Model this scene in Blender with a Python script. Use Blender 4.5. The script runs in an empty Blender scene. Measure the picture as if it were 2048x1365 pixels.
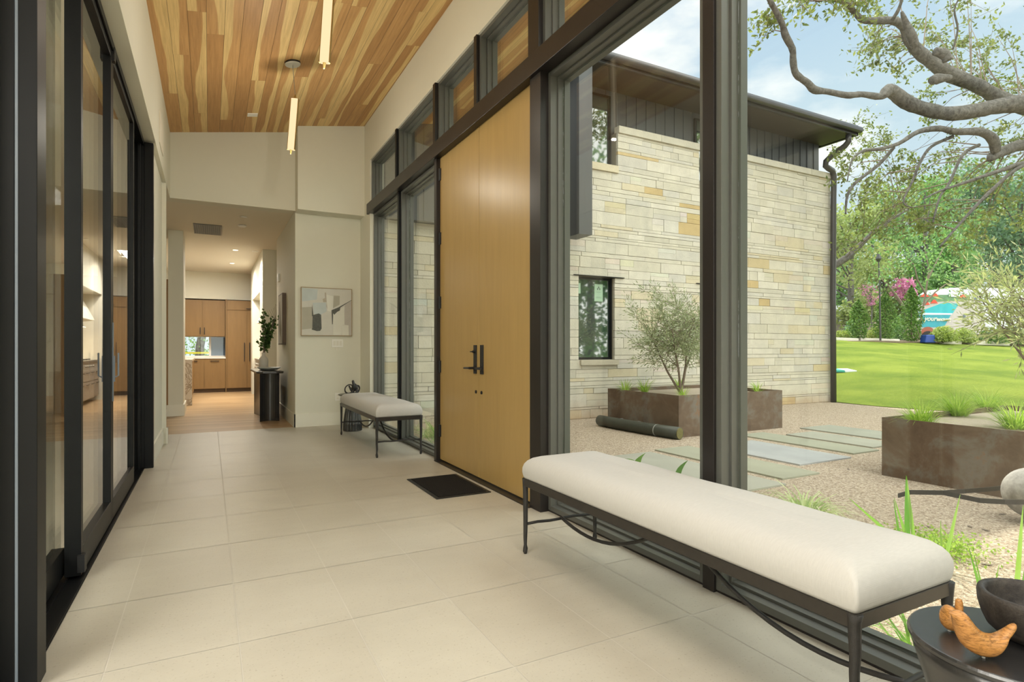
import bpy, math, random
import numpy as np
from mathutils import Vector, Matrix
random.seed(7); RNG = np.random.default_rng(11)
C = bpy.context.scene.collection
SC = bpy.context.scene

# ------------------------------------------------------------------ camera
FPX, U0, V0, CH = 1150.0, 1024.0, 697.0, 1.15
YAW = math.atan((1024 - 418) / FPX); SY, CY = math.sin(YAW), math.cos(YAW)
cd = bpy.data.cameras.new('camera'); cam = bpy.data.objects.new('camera', cd); C.objects.link(cam)
cam.location = (0, 0, CH); cam.rotation_euler = (math.pi / 2, 0, -YAW)
cd.sensor_width = 36; cd.sensor_fit = 'HORIZONTAL'; cd.lens = 36 * FPX / 2048
cd.shift_y = (V0 - 682.5) / 2048; cd.clip_start = 0.05; cd.clip_end = 400
SC.camera = cam

# ------------------------------------------------------------------ colour management
SC.view_settings.view_transform = 'Standard'; SC.view_settings.look = 'None'
SC.view_settings.gamma = 1.0; SC.view_settings.use_curve_mapping = False
SC.view_settings.exposure = 0.52
SC.cycles.max_bounces = 10; SC.cycles.transparent_max_bounces = 24; SC.cycles.diffuse_bounces = 6
SC.cycles.glossy_bounces = 5; SC.cycles.sample_clamp_indirect = 6

# ------------------------------------------------------------------ sky
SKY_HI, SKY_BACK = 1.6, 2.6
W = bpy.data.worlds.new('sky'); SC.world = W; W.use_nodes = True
nt = W.node_tree; nt.nodes.clear()
def wn(t, **k):
    n = nt.nodes.new(t)
    for a, b in k.items(): setattr(n, a, b)
    return n
out = wn('ShaderNodeOutputWorld'); bg = wn('ShaderNodeBackground'); nt.links.new(bg.outputs[0], out.inputs[0])
tc = wn('ShaderNodeTexCoord'); sep = wn('ShaderNodeSeparateXYZ'); nt.links.new(tc.outputs['Generated'], sep.inputs[0])
grad = wn('ShaderNodeValToRGB'); nt.links.new(sep.outputs[2], grad.inputs[0])
e = grad.color_ramp.elements
e[0].position = 0.0; e[0].color = (0.74, 0.84, 0.90, 1); e[1].position = 0.75; e[1].color = (0.25, 0.47, 0.80, 1)
m_ = e.new(0.35); m_.color = (0.58, 0.73, 0.84, 1)
cl = wn('ShaderNodeTexNoise'); cl.inputs['Scale'].default_value = 2.3; cl.inputs['Detail'].default_value = 7; cl.inputs['Roughness'].default_value = 0.55
mp = wn('ShaderNodeMapping'); mp.inputs['Scale'].default_value = (1, 1, 2.4); mp.inputs['Location'].default_value = (3.1, 0.4, 0.2)
nt.links.new(tc.outputs['Generated'], mp.inputs[0]); nt.links.new(mp.outputs[0], cl.inputs['Vector'])
cr = wn('ShaderNodeValToRGB'); cr.color_ramp.elements[0].position = 0.47; cr.color_ramp.elements[1].position = 0.60
nt.links.new(cl.outputs[0], cr.inputs[0])
mx = wn('ShaderNodeMixRGB'); mx.inputs[2].default_value = (1.08, 1.07, 1.05, 1)
nt.links.new(cr.outputs[0], mx.inputs[0]); nt.links.new(grad.outputs[0], mx.inputs[1])
# unseen sky overhead and behind the photographer (-Y) is brightened as added fill
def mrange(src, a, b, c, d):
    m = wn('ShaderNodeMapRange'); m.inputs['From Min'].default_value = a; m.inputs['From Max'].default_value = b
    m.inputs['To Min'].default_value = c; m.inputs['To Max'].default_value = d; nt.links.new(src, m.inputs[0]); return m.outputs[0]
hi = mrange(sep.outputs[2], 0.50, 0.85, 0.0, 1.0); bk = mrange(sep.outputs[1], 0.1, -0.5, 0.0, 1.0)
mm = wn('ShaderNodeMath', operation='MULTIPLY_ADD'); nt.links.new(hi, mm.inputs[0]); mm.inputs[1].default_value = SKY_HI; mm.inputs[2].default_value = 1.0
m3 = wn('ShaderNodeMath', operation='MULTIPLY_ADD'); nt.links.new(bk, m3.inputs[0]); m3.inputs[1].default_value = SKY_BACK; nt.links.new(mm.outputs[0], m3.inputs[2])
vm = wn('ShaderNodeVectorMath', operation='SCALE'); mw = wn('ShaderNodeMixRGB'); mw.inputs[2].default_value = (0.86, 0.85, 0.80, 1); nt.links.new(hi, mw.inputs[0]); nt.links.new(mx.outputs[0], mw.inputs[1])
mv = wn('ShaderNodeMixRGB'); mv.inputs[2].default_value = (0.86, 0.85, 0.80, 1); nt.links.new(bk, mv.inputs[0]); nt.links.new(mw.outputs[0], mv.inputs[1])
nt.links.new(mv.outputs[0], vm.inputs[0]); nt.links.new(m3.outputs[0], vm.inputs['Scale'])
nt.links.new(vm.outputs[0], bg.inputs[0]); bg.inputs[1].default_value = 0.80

# ------------------------------------------------------------------ sun and added indoor fill lights
def lamp(name, kind, loc, power, color=(1, 1, 1), rot=(0, 0, 0), **k):
    l = bpy.data.lights.new(name, kind); l.energy = power; l.color = color
    for a, b in k.items(): setattr(l, a, b)
    o = bpy.data.objects.new(name, l); C.objects.link(o); o.location = loc; o.rotation_euler = rot
    return o
AZ, EL = math.radians(14), math.radians(46)
sv = Vector((math.sin(AZ) * math.cos(EL), math.cos(AZ) * math.cos(EL), math.sin(EL)))
sun = lamp('sun', 'SUN', (20, 40, 50), 3.7, (1.0, 0.93, 0.80)); sun.data.angle = math.radians(0.6)
sun.rotation_euler = sv.to_track_quat('Z', 'Y').to_euler()
lamp('hall_fill_light', 'AREA', (0.8, -1.2, 4.10), 62, (1.0, 0.96, 0.88), shape='RECTANGLE', size=1.8, size_y=2.6)  # added fill behind the camera, not a real ceiling fixture
lamp('hall_fill_light', 'AREA', (0.8, 1.6, 4.12), 30, (1.0, 0.96, 0.88), shape='RECTANGLE', size=1.8, size_y=2.4)  # second added fill, out of view over the near hall
lamp('living_room_fill_light', 'AREA', (-2.8, -0.6, 3.05), 260, (1.0, 0.97, 0.90), shape='RECTANGLE', size=2.4, size_y=3.6)  # added unseen fill that brightens the room beyond the glass doors
lamp('kitchen_fill_light', 'AREA', (-0.2, 14.6, 3.08), 62, (1.0, 0.94, 0.84), shape='RECTANGLE', size=1.2, size_y=2.0)  # added fill besides the downlights, lifts kitchen and passage

# ------------------------------------------------------------------ points from pixels
def P(u, v, d):
    l = (u - U0) / FPX * d
    return Vector((SY * d + CY * l, CY * d - SY * l, CH + (V0 - v) / FPX * d))
def onz(u, v, z=0.0):
    return P(u, v, (CH - z) * FPX / (v - V0))
def CZ(x): return 4.10 + 0.175 * x          # sloped ceiling

# ------------------------------------------------------------------ materials
MATS = {}
class NT:
    def __init__(s, name):
        s.m = bpy.data.materials.new(name); s.m.use_nodes = True; s.t = s.m.node_tree; s.t.nodes.clear()
        s.out = s.t.nodes.new('ShaderNodeOutputMaterial'); MATS[name] = s.m
    def n(s, t, ins=None, **k):
        x = s.t.nodes.new(t)
        for a, b in k.items(): setattr(x, a, b)
        for a, b in (ins or {}).items(): s.put(x.inputs[a], b)
        return x
    def put(s, sock, v):
        if isinstance(v, bpy.types.NodeSocket): s.t.links.new(v, sock)
        else:
            if sock.type == 'RGBA' and hasattr(v, '__len__') and len(v) == 3: v = tuple(v) + (1,)
            sock.default_value = v
    def coord(s, scale=(1, 1, 1), rot=(0, 0, 0), which='Object'):
        t = s.n('ShaderNodeTexCoord')
        return s.n('ShaderNodeMapping', {'Vector': t.outputs[which], 'Scale': scale, 'Rotation': rot}).outputs[0]
    def noise(s, vec, scale=5, detail=4, rough=0.5, dist=0.0):
        return s.n('ShaderNodeTexNoise', {'Vector': vec, 'Scale': scale, 'Detail': detail, 'Roughness': rough, 'Distortion': dist}).outputs[0]
    def ramp(s, fac, stops):
        r = s.n('ShaderNodeValToRGB', {'Fac': fac}); el = r.color_ramp.elements
        while len(el) < len(stops): el.new(0.5)
        for q, (p, c) in zip(el, stops): q.position = p; q.color = tuple(c) + (1,) if len(c) == 3 else c
        return r.outputs[0]
    def mix(s, f, a, b, blend='MIX'):
        return s.n('ShaderNodeMixRGB', {'Fac': f, 'Color1': a, 'Color2': b}, blend_type=blend).outputs[0]
    def math(s, op, a, b=0.0, c=0.0):
        return s.n('ShaderNodeMath', {0: a, 1: b, 2: c}, operation=op).outputs[0]
    def bump(s, h, strength=0.2, dist=0.01):
        return s.n('ShaderNodeBump', {'Height': h, 'Strength': strength, 'Distance': dist}).outputs[0]
    def bsdf(s, col, rough=0.5, metal=0.0, normal=None, spec=0.5, **k):
        ins = {'Base Color': col, 'Roughness': rough, 'Metallic': metal, 'Specular IOR Level': spec}
        if normal is not None: ins['Normal'] = normal
        ins.update(k)
        b = s.n('ShaderNodeBsdfPrincipled', ins); s.t.links.new(b.outputs[0], s.out.inputs[0]); return b

def plain(name, col, rough=0.5, metal=0.0, spec=0.5, var=0.06, scale=9.0, bump=0.0):
    s = NT(name); v = s.coord()
    n = s.noise(v, scale, 4)
    c = s.mix(n, tuple(x * (1 - var) for x in col), tuple(min(1, x * (1 + var)) for x in col))
    s.bsdf(c, rough, metal, s.bump(s.noise(v, scale * 12, 3), bump) if bump else None, spec)
    return s.m

plain('white_paint', (0.69, 0.68, 0.585), 0.7, spec=0.25, var=0.015, bump=0.02)
plain('trim_paint', (0.75, 0.74, 0.65), 0.45, spec=0.3, var=0.01)
plain('warm_ceiling_paint', (0.72, 0.68, 0.58), 0.8, spec=0.2, var=0.01)
plain('black_steel', (0.016, 0.013, 0.012), 0.36, spec=0.4, var=0.15, bump=0.03)
plain('bronze_frame', (0.009, 0.0095, 0.010), 0.40, spec=0.16, var=0.1)
plain('window_aluminium', (0.088, 0.090, 0.080), 0.34, spec=0.5, var=0.05)
plain('gasket', (0.20, 0.24, 0.29), 0.35)
plain('black_matte', (0.012, 0.012, 0.013), 0.45)
plain('hammered_iron', (0.028, 0.026, 0.024), 0.42, metal=0.3, var=0.4, scale=60, bump=0.35)
plain('bench_frame_metal', (0.040, 0.035, 0.030), 0.35, metal=0.4, var=0.2, scale=40)
plain('roof_metal', (0.045, 0.043, 0.045), 0.35, spec=0.5)
plain('soffit_dark', (0.06, 0.05, 0.045), 0.6)
plain('brass', (0.45, 0.33, 0.12), 0.35, metal=0.8)
plain('grey_white_plastic', (0.72, 0.70, 0.62), 0.4)
plain('white_plastic', (0.80, 0.79, 0.74), 0.35)
plain('ceramic_white', (0.66, 0.64, 0.58), 0.5, bump=0.1)
plain('dish_grey', (0.55, 0.57, 0.55), 0.35)
plain('gravel_top', (0.45, 0.38, 0.30), 0.9, var=0.35, scale=60, bump=0.4)
plain('terracotta', (0.35, 0.10, 0.06), 0.6)
plain('blue_plastic', (0.02, 0.06, 0.30), 0.4)
plain('teal_plastic', (0.05, 0.35, 0.30), 0.5)
plain('truck_white', (0.75, 0.80, 0.86), 0.4)
plain('pool_water', (0.02, 0.42, 0.50), 0.4, var=0.2, scale=3)
plain('pool_deep', (0.03, 0.33, 0.42), 0.4, var=0.2, scale=3)
plain('print_paving', (0.50, 0.46, 0.44), 0.5, var=0.1)
plain('print_lettering', (0.85, 0.80, 0.62), 0.5)
plain('print_red', (0.75, 0.07, 0.03), 0.5)
plain('print_leaf', (0.12, 0.25, 0.12), 0.5, var=0.5, scale=6)
plain('grey_shingle', (0.33, 0.36, 0.40), 0.8, var=0.2, scale=8)
plain('house_wall', (0.30, 0.27, 0.22), 0.8)
plain('pale_stone', (0.62, 0.58, 0.50), 0.8, var=0.15, scale=2)
plain('yellow_tape', (0.75, 0.68, 0.05), 0.5)
plain('screen_blue', (0.10, 0.14, 0.22), 0.6, var=0.1, scale=50)
plain('sheet_green', (0.36, 0.52, 0.38), 0.5)
plain('print_ink', (0.06, 0.08, 0.07), 0.6)
plain('wire_grey', (0.3, 0.3, 0.28), 0.5)
plain('steel_range', (0.45, 0.44, 0.42), 0.3, metal=0.8)
plain('paver_edge', (0.2, 0.2, 0.17), 0.9)
plain('dark_red', (0.10, 0.02, 0.02), 0.5)
plain('mulch', (0.16, 0.12, 0.08), 0.95, var=0.4, scale=5)
plain('warm_wall', (0.70, 0.58, 0.42), 0.7, var=0.02)
plain('pendant_cap', (0.55, 0.54, 0.48), 0.4)
plain('roll_drab', (0.16, 0.14, 0.05), 0.8, var=0.3, scale=40)
plain('roll_dark', (0.045, 0.048, 0.035), 0.55, var=0.2)
plain('grille_grey', (0.16, 0.16, 0.15), 0.5)

s = NT('glass')                      # flat Schlick mirror + clear film, both faces of every pane
g = s.n('ShaderNodeNewGeometry')
dt = s.n('ShaderNodeVectorMath', {0: g.outputs['Incoming'], 1: g.outputs['Normal']}, operation='DOT_PRODUCT').outputs['Value']
fr = s.math('POWER', s.math('SUBTRACT', 1.0, s.math('ABSOLUTE', dt)), 5.0)
fr = s.math('MULTIPLY_ADD', fr, 0.96, 0.032)
gl = s.n('ShaderNodeBsdfGlossy', {'Color': (1, 1, 1, 1), 'Roughness': 0.0}); tr = s.n('ShaderNodeBsdfTransparent', {'Color': (0.965, 0.985, 0.97, 1)})
mxs = s.n('ShaderNodeMixShader', {0: fr, 1: tr.outputs[0], 2: gl.outputs[0]}); s.t.links.new(mxs.outputs[0], s.out.inputs[0])
s = NT('dark_glass')
b = s.bsdf((0.03, 0.05, 0.045), 0.03, 0.0, spec=1.0, **{'IOR': 2.1})

s = NT('lit_diffuser'); em = s.n('ShaderNodeEmission', {'Color': (1.0, 0.74, 0.42, 1), 'Strength': 0.8}); s.t.links.new(em.outputs[0], s.out.inputs[0])
s = NT('lit_downlight'); em = s.n('ShaderNodeEmission', {'Color': (1.0, 0.82, 0.58, 1), 'Strength': 3.0}); s.t.links.new(em.outputs[0], s.out.inputs[0])

s = NT('limestone_tile'); v = s.coord()
n1 = s.noise(v, 1.6, 5, 0.6); n2 = s.noise(s.coord((1.2, 6, 1), (0, 0, 0.5)), 2.0, 5, 0.6, 0.6); n3 = s.noise(v, 90, 3, 0.6)
at = s.n('ShaderNodeAttribute', attribute_name='rnd').outputs['Fac']
c = s.ramp(n1, [(0.3, (0.41, 0.375, 0.305)), (0.7, (0.50, 0.465, 0.385))])
c = s.mix(s.math('MULTIPLY', n2, 0.55), c, (0.56, 0.53, 0.45)); c = s.mix(s.math('MULTIPLY', at, 0.35), c, (0.40, 0.36, 0.29))
sp = s.ramp(n3, [(0.30, (0.6, 0.55, 0.5)), (0.40, (1, 1, 1))]); c = s.mix(0.6, c, sp, 'MULTIPLY')
s.bsdf(c, s.math('MULTIPLY_ADD', n1, 0.15, 0.34), 0, s.bump(n3, 0.04), 0.45)
plain('grout', (0.56, 0.53, 0.46), 0.9)

def planks(name, dark, mid, light, rough=0.45, grain=(60, 2.0, 60), streak=0.5, spec=0.3):
    s = NT(name)
    rn = s.n('ShaderNodeAttribute', attribute_name='rnd').outputs['Fac']; uu = s.n('ShaderNodeAttribute', attribute_name='across').outputs['Fac']
    tcd = s.n('ShaderNodeTexCoord').outputs['Object']
    off = s.n('ShaderNodeCombineXYZ', {0: s.math('MULTIPLY', rn, 37.0), 1: s.math('MULTIPLY', rn, 91.0), 2: 0.0}).outputs[0]
    v0 = s.n('ShaderNodeVectorMath', {0: tcd, 1: off}, operation='ADD').outputs[0]
    lo = s.noise(s.n('ShaderNodeMapping', {'Vector': v0, 'Scale': (0.5, 0.55, 0.5)}).outputs[0], 1.0, 2)
    w = s.math('ADD', s.math('MULTIPLY_ADD', lo, 1.5, -0.75), uu)
    st = s.ramp(w, [(0.50, (0, 0, 0)), (0.56, (1, 1, 1))])
    # sapwood appears on some boards only
    on = s.ramp(rn, [(streak - 0.01, (1, 1, 1)), (streak, (0, 0, 0))])
    gr = s.noise(s.n('ShaderNodeMapping', {'Vector': v0, 'Scale': grain}).outputs[0], 1.0, 5, 0.65, 0.3)
    base = s.mix(s.ramp(s.math('FRACT', s.math('MULTIPLY', rn, 7.3)), [(0, (0, 0, 0)), (1, (1, 1, 1))]), dark, mid)
    c = s.mix(s.math('MULTIPLY', st, on), base, light)
    c = s.mix(0.75, c, s.ramp(gr, [(0.3, (0.70, 0.66, 0.60)), (0.65, (1.06, 1.05, 1.02))]), 'MULTIPLY')
    s.bsdf(c, rough, 0, s.bump(gr, 0.08), spec)
    return s.m
planks('cedar_boards', (0.46, 0.255, 0.10), (0.56, 0.33, 0.135), (0.72, 0.52, 0.235), 0.5, streak=0.78)
planks('oak_floor_boards', (0.44, 0.30, 0.165), (0.54, 0.38, 0.22), (0.58, 0.43, 0.27), 0.32, (1.5, 40, 40), 0.3)

def veneer(name, a, b, rough=0.4, spec=0.35):
    s = NT(name); v = s.coord((1, 1, 0.02)); n = s.noise(v, 170, 3, 0.7); n2 = s.noise(s.coord((1, 1, 0.12)), 14, 3)
    c = s.mix(n, a, b); c = s.mix(s.math('MULTIPLY', n2, 0.45), c, tuple(x * 0.72 for x in a)); s.bsdf(c, rough, 0, s.bump(n, 0.03), spec); return s.m
veneer('oak_door_veneer', (0.41, 0.27, 0.095), (0.50, 0.34, 0.13), 0.33, 0.4)
veneer('walnut_cabinet', (0.22, 0.13, 0.05), (0.31, 0.19, 0.08), 0.45)
veneer('range_front', (0.42, 0.38, 0.32), (0.46, 0.42, 0.35), 0.4)

s = NT('linen'); v = s.coord(); w1 = s.n('ShaderNodeTexWave', {'Vector': v, 'Scale': 260.0, 'Distortion': 1.5}, wave_type='BANDS', bands_direction='X').outputs[0]
w2 = s.n('ShaderNodeTexWave', {'Vector': v, 'Scale': 260.0, 'Distortion': 1.5}, wave_type='BANDS', bands_direction='Y').outputs[0]
nn = s.noise(s.coord((1, 6, 1)), 40, 3)
s.bsdf(s.mix(nn, (0.45, 0.44, 0.42), (0.53, 0.52, 0.495)), 0.85, 0, s.bump(s.math('ADD', w1, w2), 0.12, 0.002), 0.15)

s = NT('stone_block'); v = s.coord(); n1 = s.noise(v, 3.5, 6, 0.65); n2 = s.noise(v, 38, 4, 0.6)
at = s.n('ShaderNodeAttribute', attribute_name='tint').outputs['Color']
c = s.mix(0.65, at, s.ramp(n1, [(0.3, (0.78, 0.76, 0.74)), (0.7, (1.08, 1.06, 1.0))]), 'MULTIPLY')
zz = s.n('ShaderNodeSeparateXYZ', {0: s.coord()}).outputs[2]
# rust-coloured splash stain low on the wall where soil washed up
stn = s.math('MULTIPLY', s.ramp(s.math('ADD', zz, s.math('MULTIPLY', n1, 0.35)), [(0.12, (1, 1, 1)), (0.50, (0, 0, 0))]), 0.55)
c = s.mix(stn, c, (0.42, 0.24, 0.11))
s.bsdf(c, 0.85, 0, s.bump(s.math('ADD', n2, n1), 0.35, 0.02), 0.2)
plain('mortar_joint', (0.30, 0.27, 0.21), 0.95)

s = NT('gravel'); v = s.coord()
vo = s.n('ShaderNodeTexVoronoi', {'Vector': v, 'Scale': 70.0}); vb = s.n('ShaderNodeTexVoronoi', {'Vector': v, 'Scale': 170.0})
cc = s.n('ShaderNodeSeparateColor', {0: vo.outputs['Color']}).outputs[0]; c2 = s.n('ShaderNodeSeparateColor', {0: vb.outputs['Color']}).outputs[1]
c = s.ramp(cc, [(0.0, (0.36, 0.27, 0.20)), (0.3, (0.56, 0.45, 0.34)), (0.7, (0.68, 0.57, 0.45)), (1.0, (0.84, 0.75, 0.62))])
c = s.mix(0.5, c, s.ramp(c2, [(0, (0.62, 0.58, 0.54)), (1, (1.15, 1.12, 1.08))]), 'MULTIPLY')
lf = s.ramp(s.noise(v, 9, 4, 0.7), [(0.28, (0.55, 0.45, 0.38)), (0.36, (1, 1, 1))]); c = s.mix(0.5, c, lf, 'MULTIPLY')
s.bsdf(c, 0.9, 0, s.bump(s.math('ADD', vo.outputs['Distance'], vb.outputs['Distance']), 0.9, 0.012), 0.15)

s = NT('lawn_grass'); v = s.coord()
n1 = s.noise(v, 0.5, 5, 0.6); n2 = s.noise(s.coord((1, 1, 1)), 22, 4, 0.7)
c = s.ramp(n1, [(0.35, (0.11, 0.17, 0.022)), (0.65, (0.21, 0.265, 0.042))]); c = s.mix(0.7, c, s.ramp(n2, [(0.3, (0.55, 0.6, 0.5)), (0.7, (1.2, 1.15, 1.0))]), 'MULTIPLY')
s.bsdf(c, 0.9, 0, s.bump(n2, 0.6, 0.05), 0.1)

s = NT('corten'); v = s.coord(); n1 = s.noise(v, 2.2, 6, 0.7, 0.4); n2 = s.noise(s.coord((1, 1, 0.3)), 7, 5, 0.7); n3 = s.noise(v, 60, 3, 0.8)
c = s.ramp(n1, [(0.32, (0.10, 0.065, 0.045)), (0.5, (0.17, 0.115, 0.08)), (0.60, (0.21, 0.19, 0.165)), (0.70, (0.28, 0.13, 0.055))])
c = s.mix(s.math('MULTIPLY', n2, 0.5), c, (0.10, 0.075, 0.055)); c = s.mix(s.ramp(n3, [(0.70, (0, 0, 0)), (0.74, (1, 1, 1))]), c, (0.45, 0.35, 0.25))
s.bsdf(c, 0.7, 0, s.bump(n1, 0.1), 0.3)

s = NT('paver_concrete'); v = s.coord(); n1 = s.noise(v, 1.4, 6, 0.6); at = s.n('ShaderNodeAttribute', attribute_name='tint').outputs['Color']
s.bsdf(s.mix(0.5, at, s.ramp(n1, [(0.3, (0.75, 0.75, 0.75)), (0.7, (1.1, 1.1, 1.1))]), 'MULTIPLY'), 0.85, 0, s.bump(s.noise(v, 50, 4), 0.15), 0.2)

def leafmat(name, a, b, trans=0.4, rough=0.5):
    s = NT(name); rn = s.n('ShaderNodeAttribute', attribute_name='rnd').outputs['Fac']
    c = s.mix(rn, a, b)
    d = s.n('ShaderNodeBsdfPrincipled', {'Base Color': c, 'Roughness': rough, 'Specular IOR Level': 0.3})
    t = s.n('ShaderNodeBsdfTranslucent', {'Color': s.mix(1.0, c, (1.25, 1.3, 0.8, 1), 'MULTIPLY')})
    m = s.n('ShaderNodeMixShader', {0: trans, 1: d.outputs[0], 2: t.outputs[0]}); s.t.links.new(m.outputs[0], s.out.inputs[0]); return s.m
leafmat('oak_leaf', (0.075, 0.115, 0.035), (0.27, 0.31, 0.11), 0.4)
leafmat('far_leaf_olive', (0.15, 0.21, 0.08), (0.36, 0.42, 0.20), 0.45)
leafmat('far_leaf_green', (0.09, 0.22, 0.08), (0.28, 0.44, 0.19), 0.45)
leafmat('far_leaf_bluegreen', (0.09, 0.19, 0.13), (0.26, 0.40, 0.28), 0.45)
leafmat('pink_blossom', (0.45, 0.16, 0.36), (0.75, 0.36, 0.60), 0.4)
leafmat('shrub_leaf', (0.05, 0.13, 0.03), (0.20, 0.33, 0.08), 0.3)
leafmat('shrub_leaf_light', (0.22, 0.30, 0.08), (0.42, 0.48, 0.16), 0.4)
leafmat('olive_leaf', (0.24, 0.29, 0.17), (0.44, 0.48, 0.33), 0.3)
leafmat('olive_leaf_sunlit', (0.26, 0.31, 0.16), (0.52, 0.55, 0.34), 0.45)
leafmat('grass_blade', (0.22, 0.38, 0.06), (0.46, 0.58, 0.16), 0.5)
leafmat('iris_blade', (0.12, 0.30, 0.05), (0.32, 0.50, 0.12), 0.45)
leafmat('pale_blade', (0.34, 0.45, 0.20), (0.72, 0.76, 0.50), 0.4)
leafmat('broad_leaf', (0.10, 0.24, 0.05), (0.24, 0.42, 0.10), 0.35)
leafmat('eucalyptus_leaf', (0.035, 0.085, 0.02), (0.09, 0.17, 0.045), 0.2)
s = NT('bark'); v = s.coord((1, 1, 1)); n = s.noise(v, 14, 6, 0.75, 0.5)
s.bsdf(s.ramp(n, [(0.3, (0.05, 0.046, 0.042)), (0.7, (0.22, 0.21, 0.195))]), 0.95, 0, s.bump(n, 0.7, 0.03), 0.1)
plain('twig_bark', (0.20, 0.155, 0.12), 0.9, var=0.3, scale=20)
s = NT('bird_wood'); v = s.coord((1, 1, 5)); n = s.noise(v, 55, 4, 0.7, 1.0)
s.bsdf(s.ramp(n, [(0.38, (0.20, 0.085, 0.02)), (0.56, (0.46, 0.215, 0.06))]), 0.33, 0, None, 0.4)
s = NT('black_oak_table'); v = s.coord((1, 1, 0.15)); n = s.noise(v, 60, 4, 0.7)
s.bsdf(s.mix(n, (0.012, 0.012, 0.013), (0.028, 0.027, 0.027)), 0.27, 0, s.bump(n, 0.06), 0.9)
s = NT('charred_bowl'); v = s.coord(); n = s.noise(v, 30, 6, 0.8)
s.bsdf(s.ramp(n, [(0.35, (0.012, 0.010, 0.009)), (0.7, (0.06, 0.05, 0.042))]), 0.55, 0, s.bump(n, 0.3), 0.4)
s = NT('marble'); v = s.coord((1, 1, 1)); n = s.noise(v, 3.0, 8, 0.65, 2.5)
s.bsdf(s.ramp(n, [(0.44, (0.66, 0.60, 0.50)), (0.49, (0.30, 0.22, 0.13)), (0.53, (0.68, 0.63, 0.54))]), 0.25)
s = NT('doormat'); v = s.coord((1, 1, 1)); ck = s.n('ShaderNodeTexWave', {'Vector': v, 'Scale': 22.0, 'Distortion': 2.0}).outputs[0]
s.bsdf(s.mix(ck, (0.008, 0.008, 0.008), (0.03, 0.028, 0.026)), 0.95, 0, s.bump(s.noise(v, 120, 3), 0.8, 0.01), 0.1)
s = NT('grey_boulder'); v = s.coord(); n = s.noise(v, 7, 6, 0.7)
s.bsdf(s.ramp(n, [(0.35, (0.20, 0.19, 0.18)), (0.7, (0.46, 0.44, 0.42))]), 0.7, 0, s.bump(n, 0.2), 0.3)
s = NT('dark_siding'); v = s.coord((1, 1, 0.1)); n = s.noise(v, 6, 4)
s.bsdf(s.mix(n, (0.055, 0.058, 0.062), (0.075, 0.078, 0.082)), 0.45, 0, None, 0.5)
M = MATS

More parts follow.
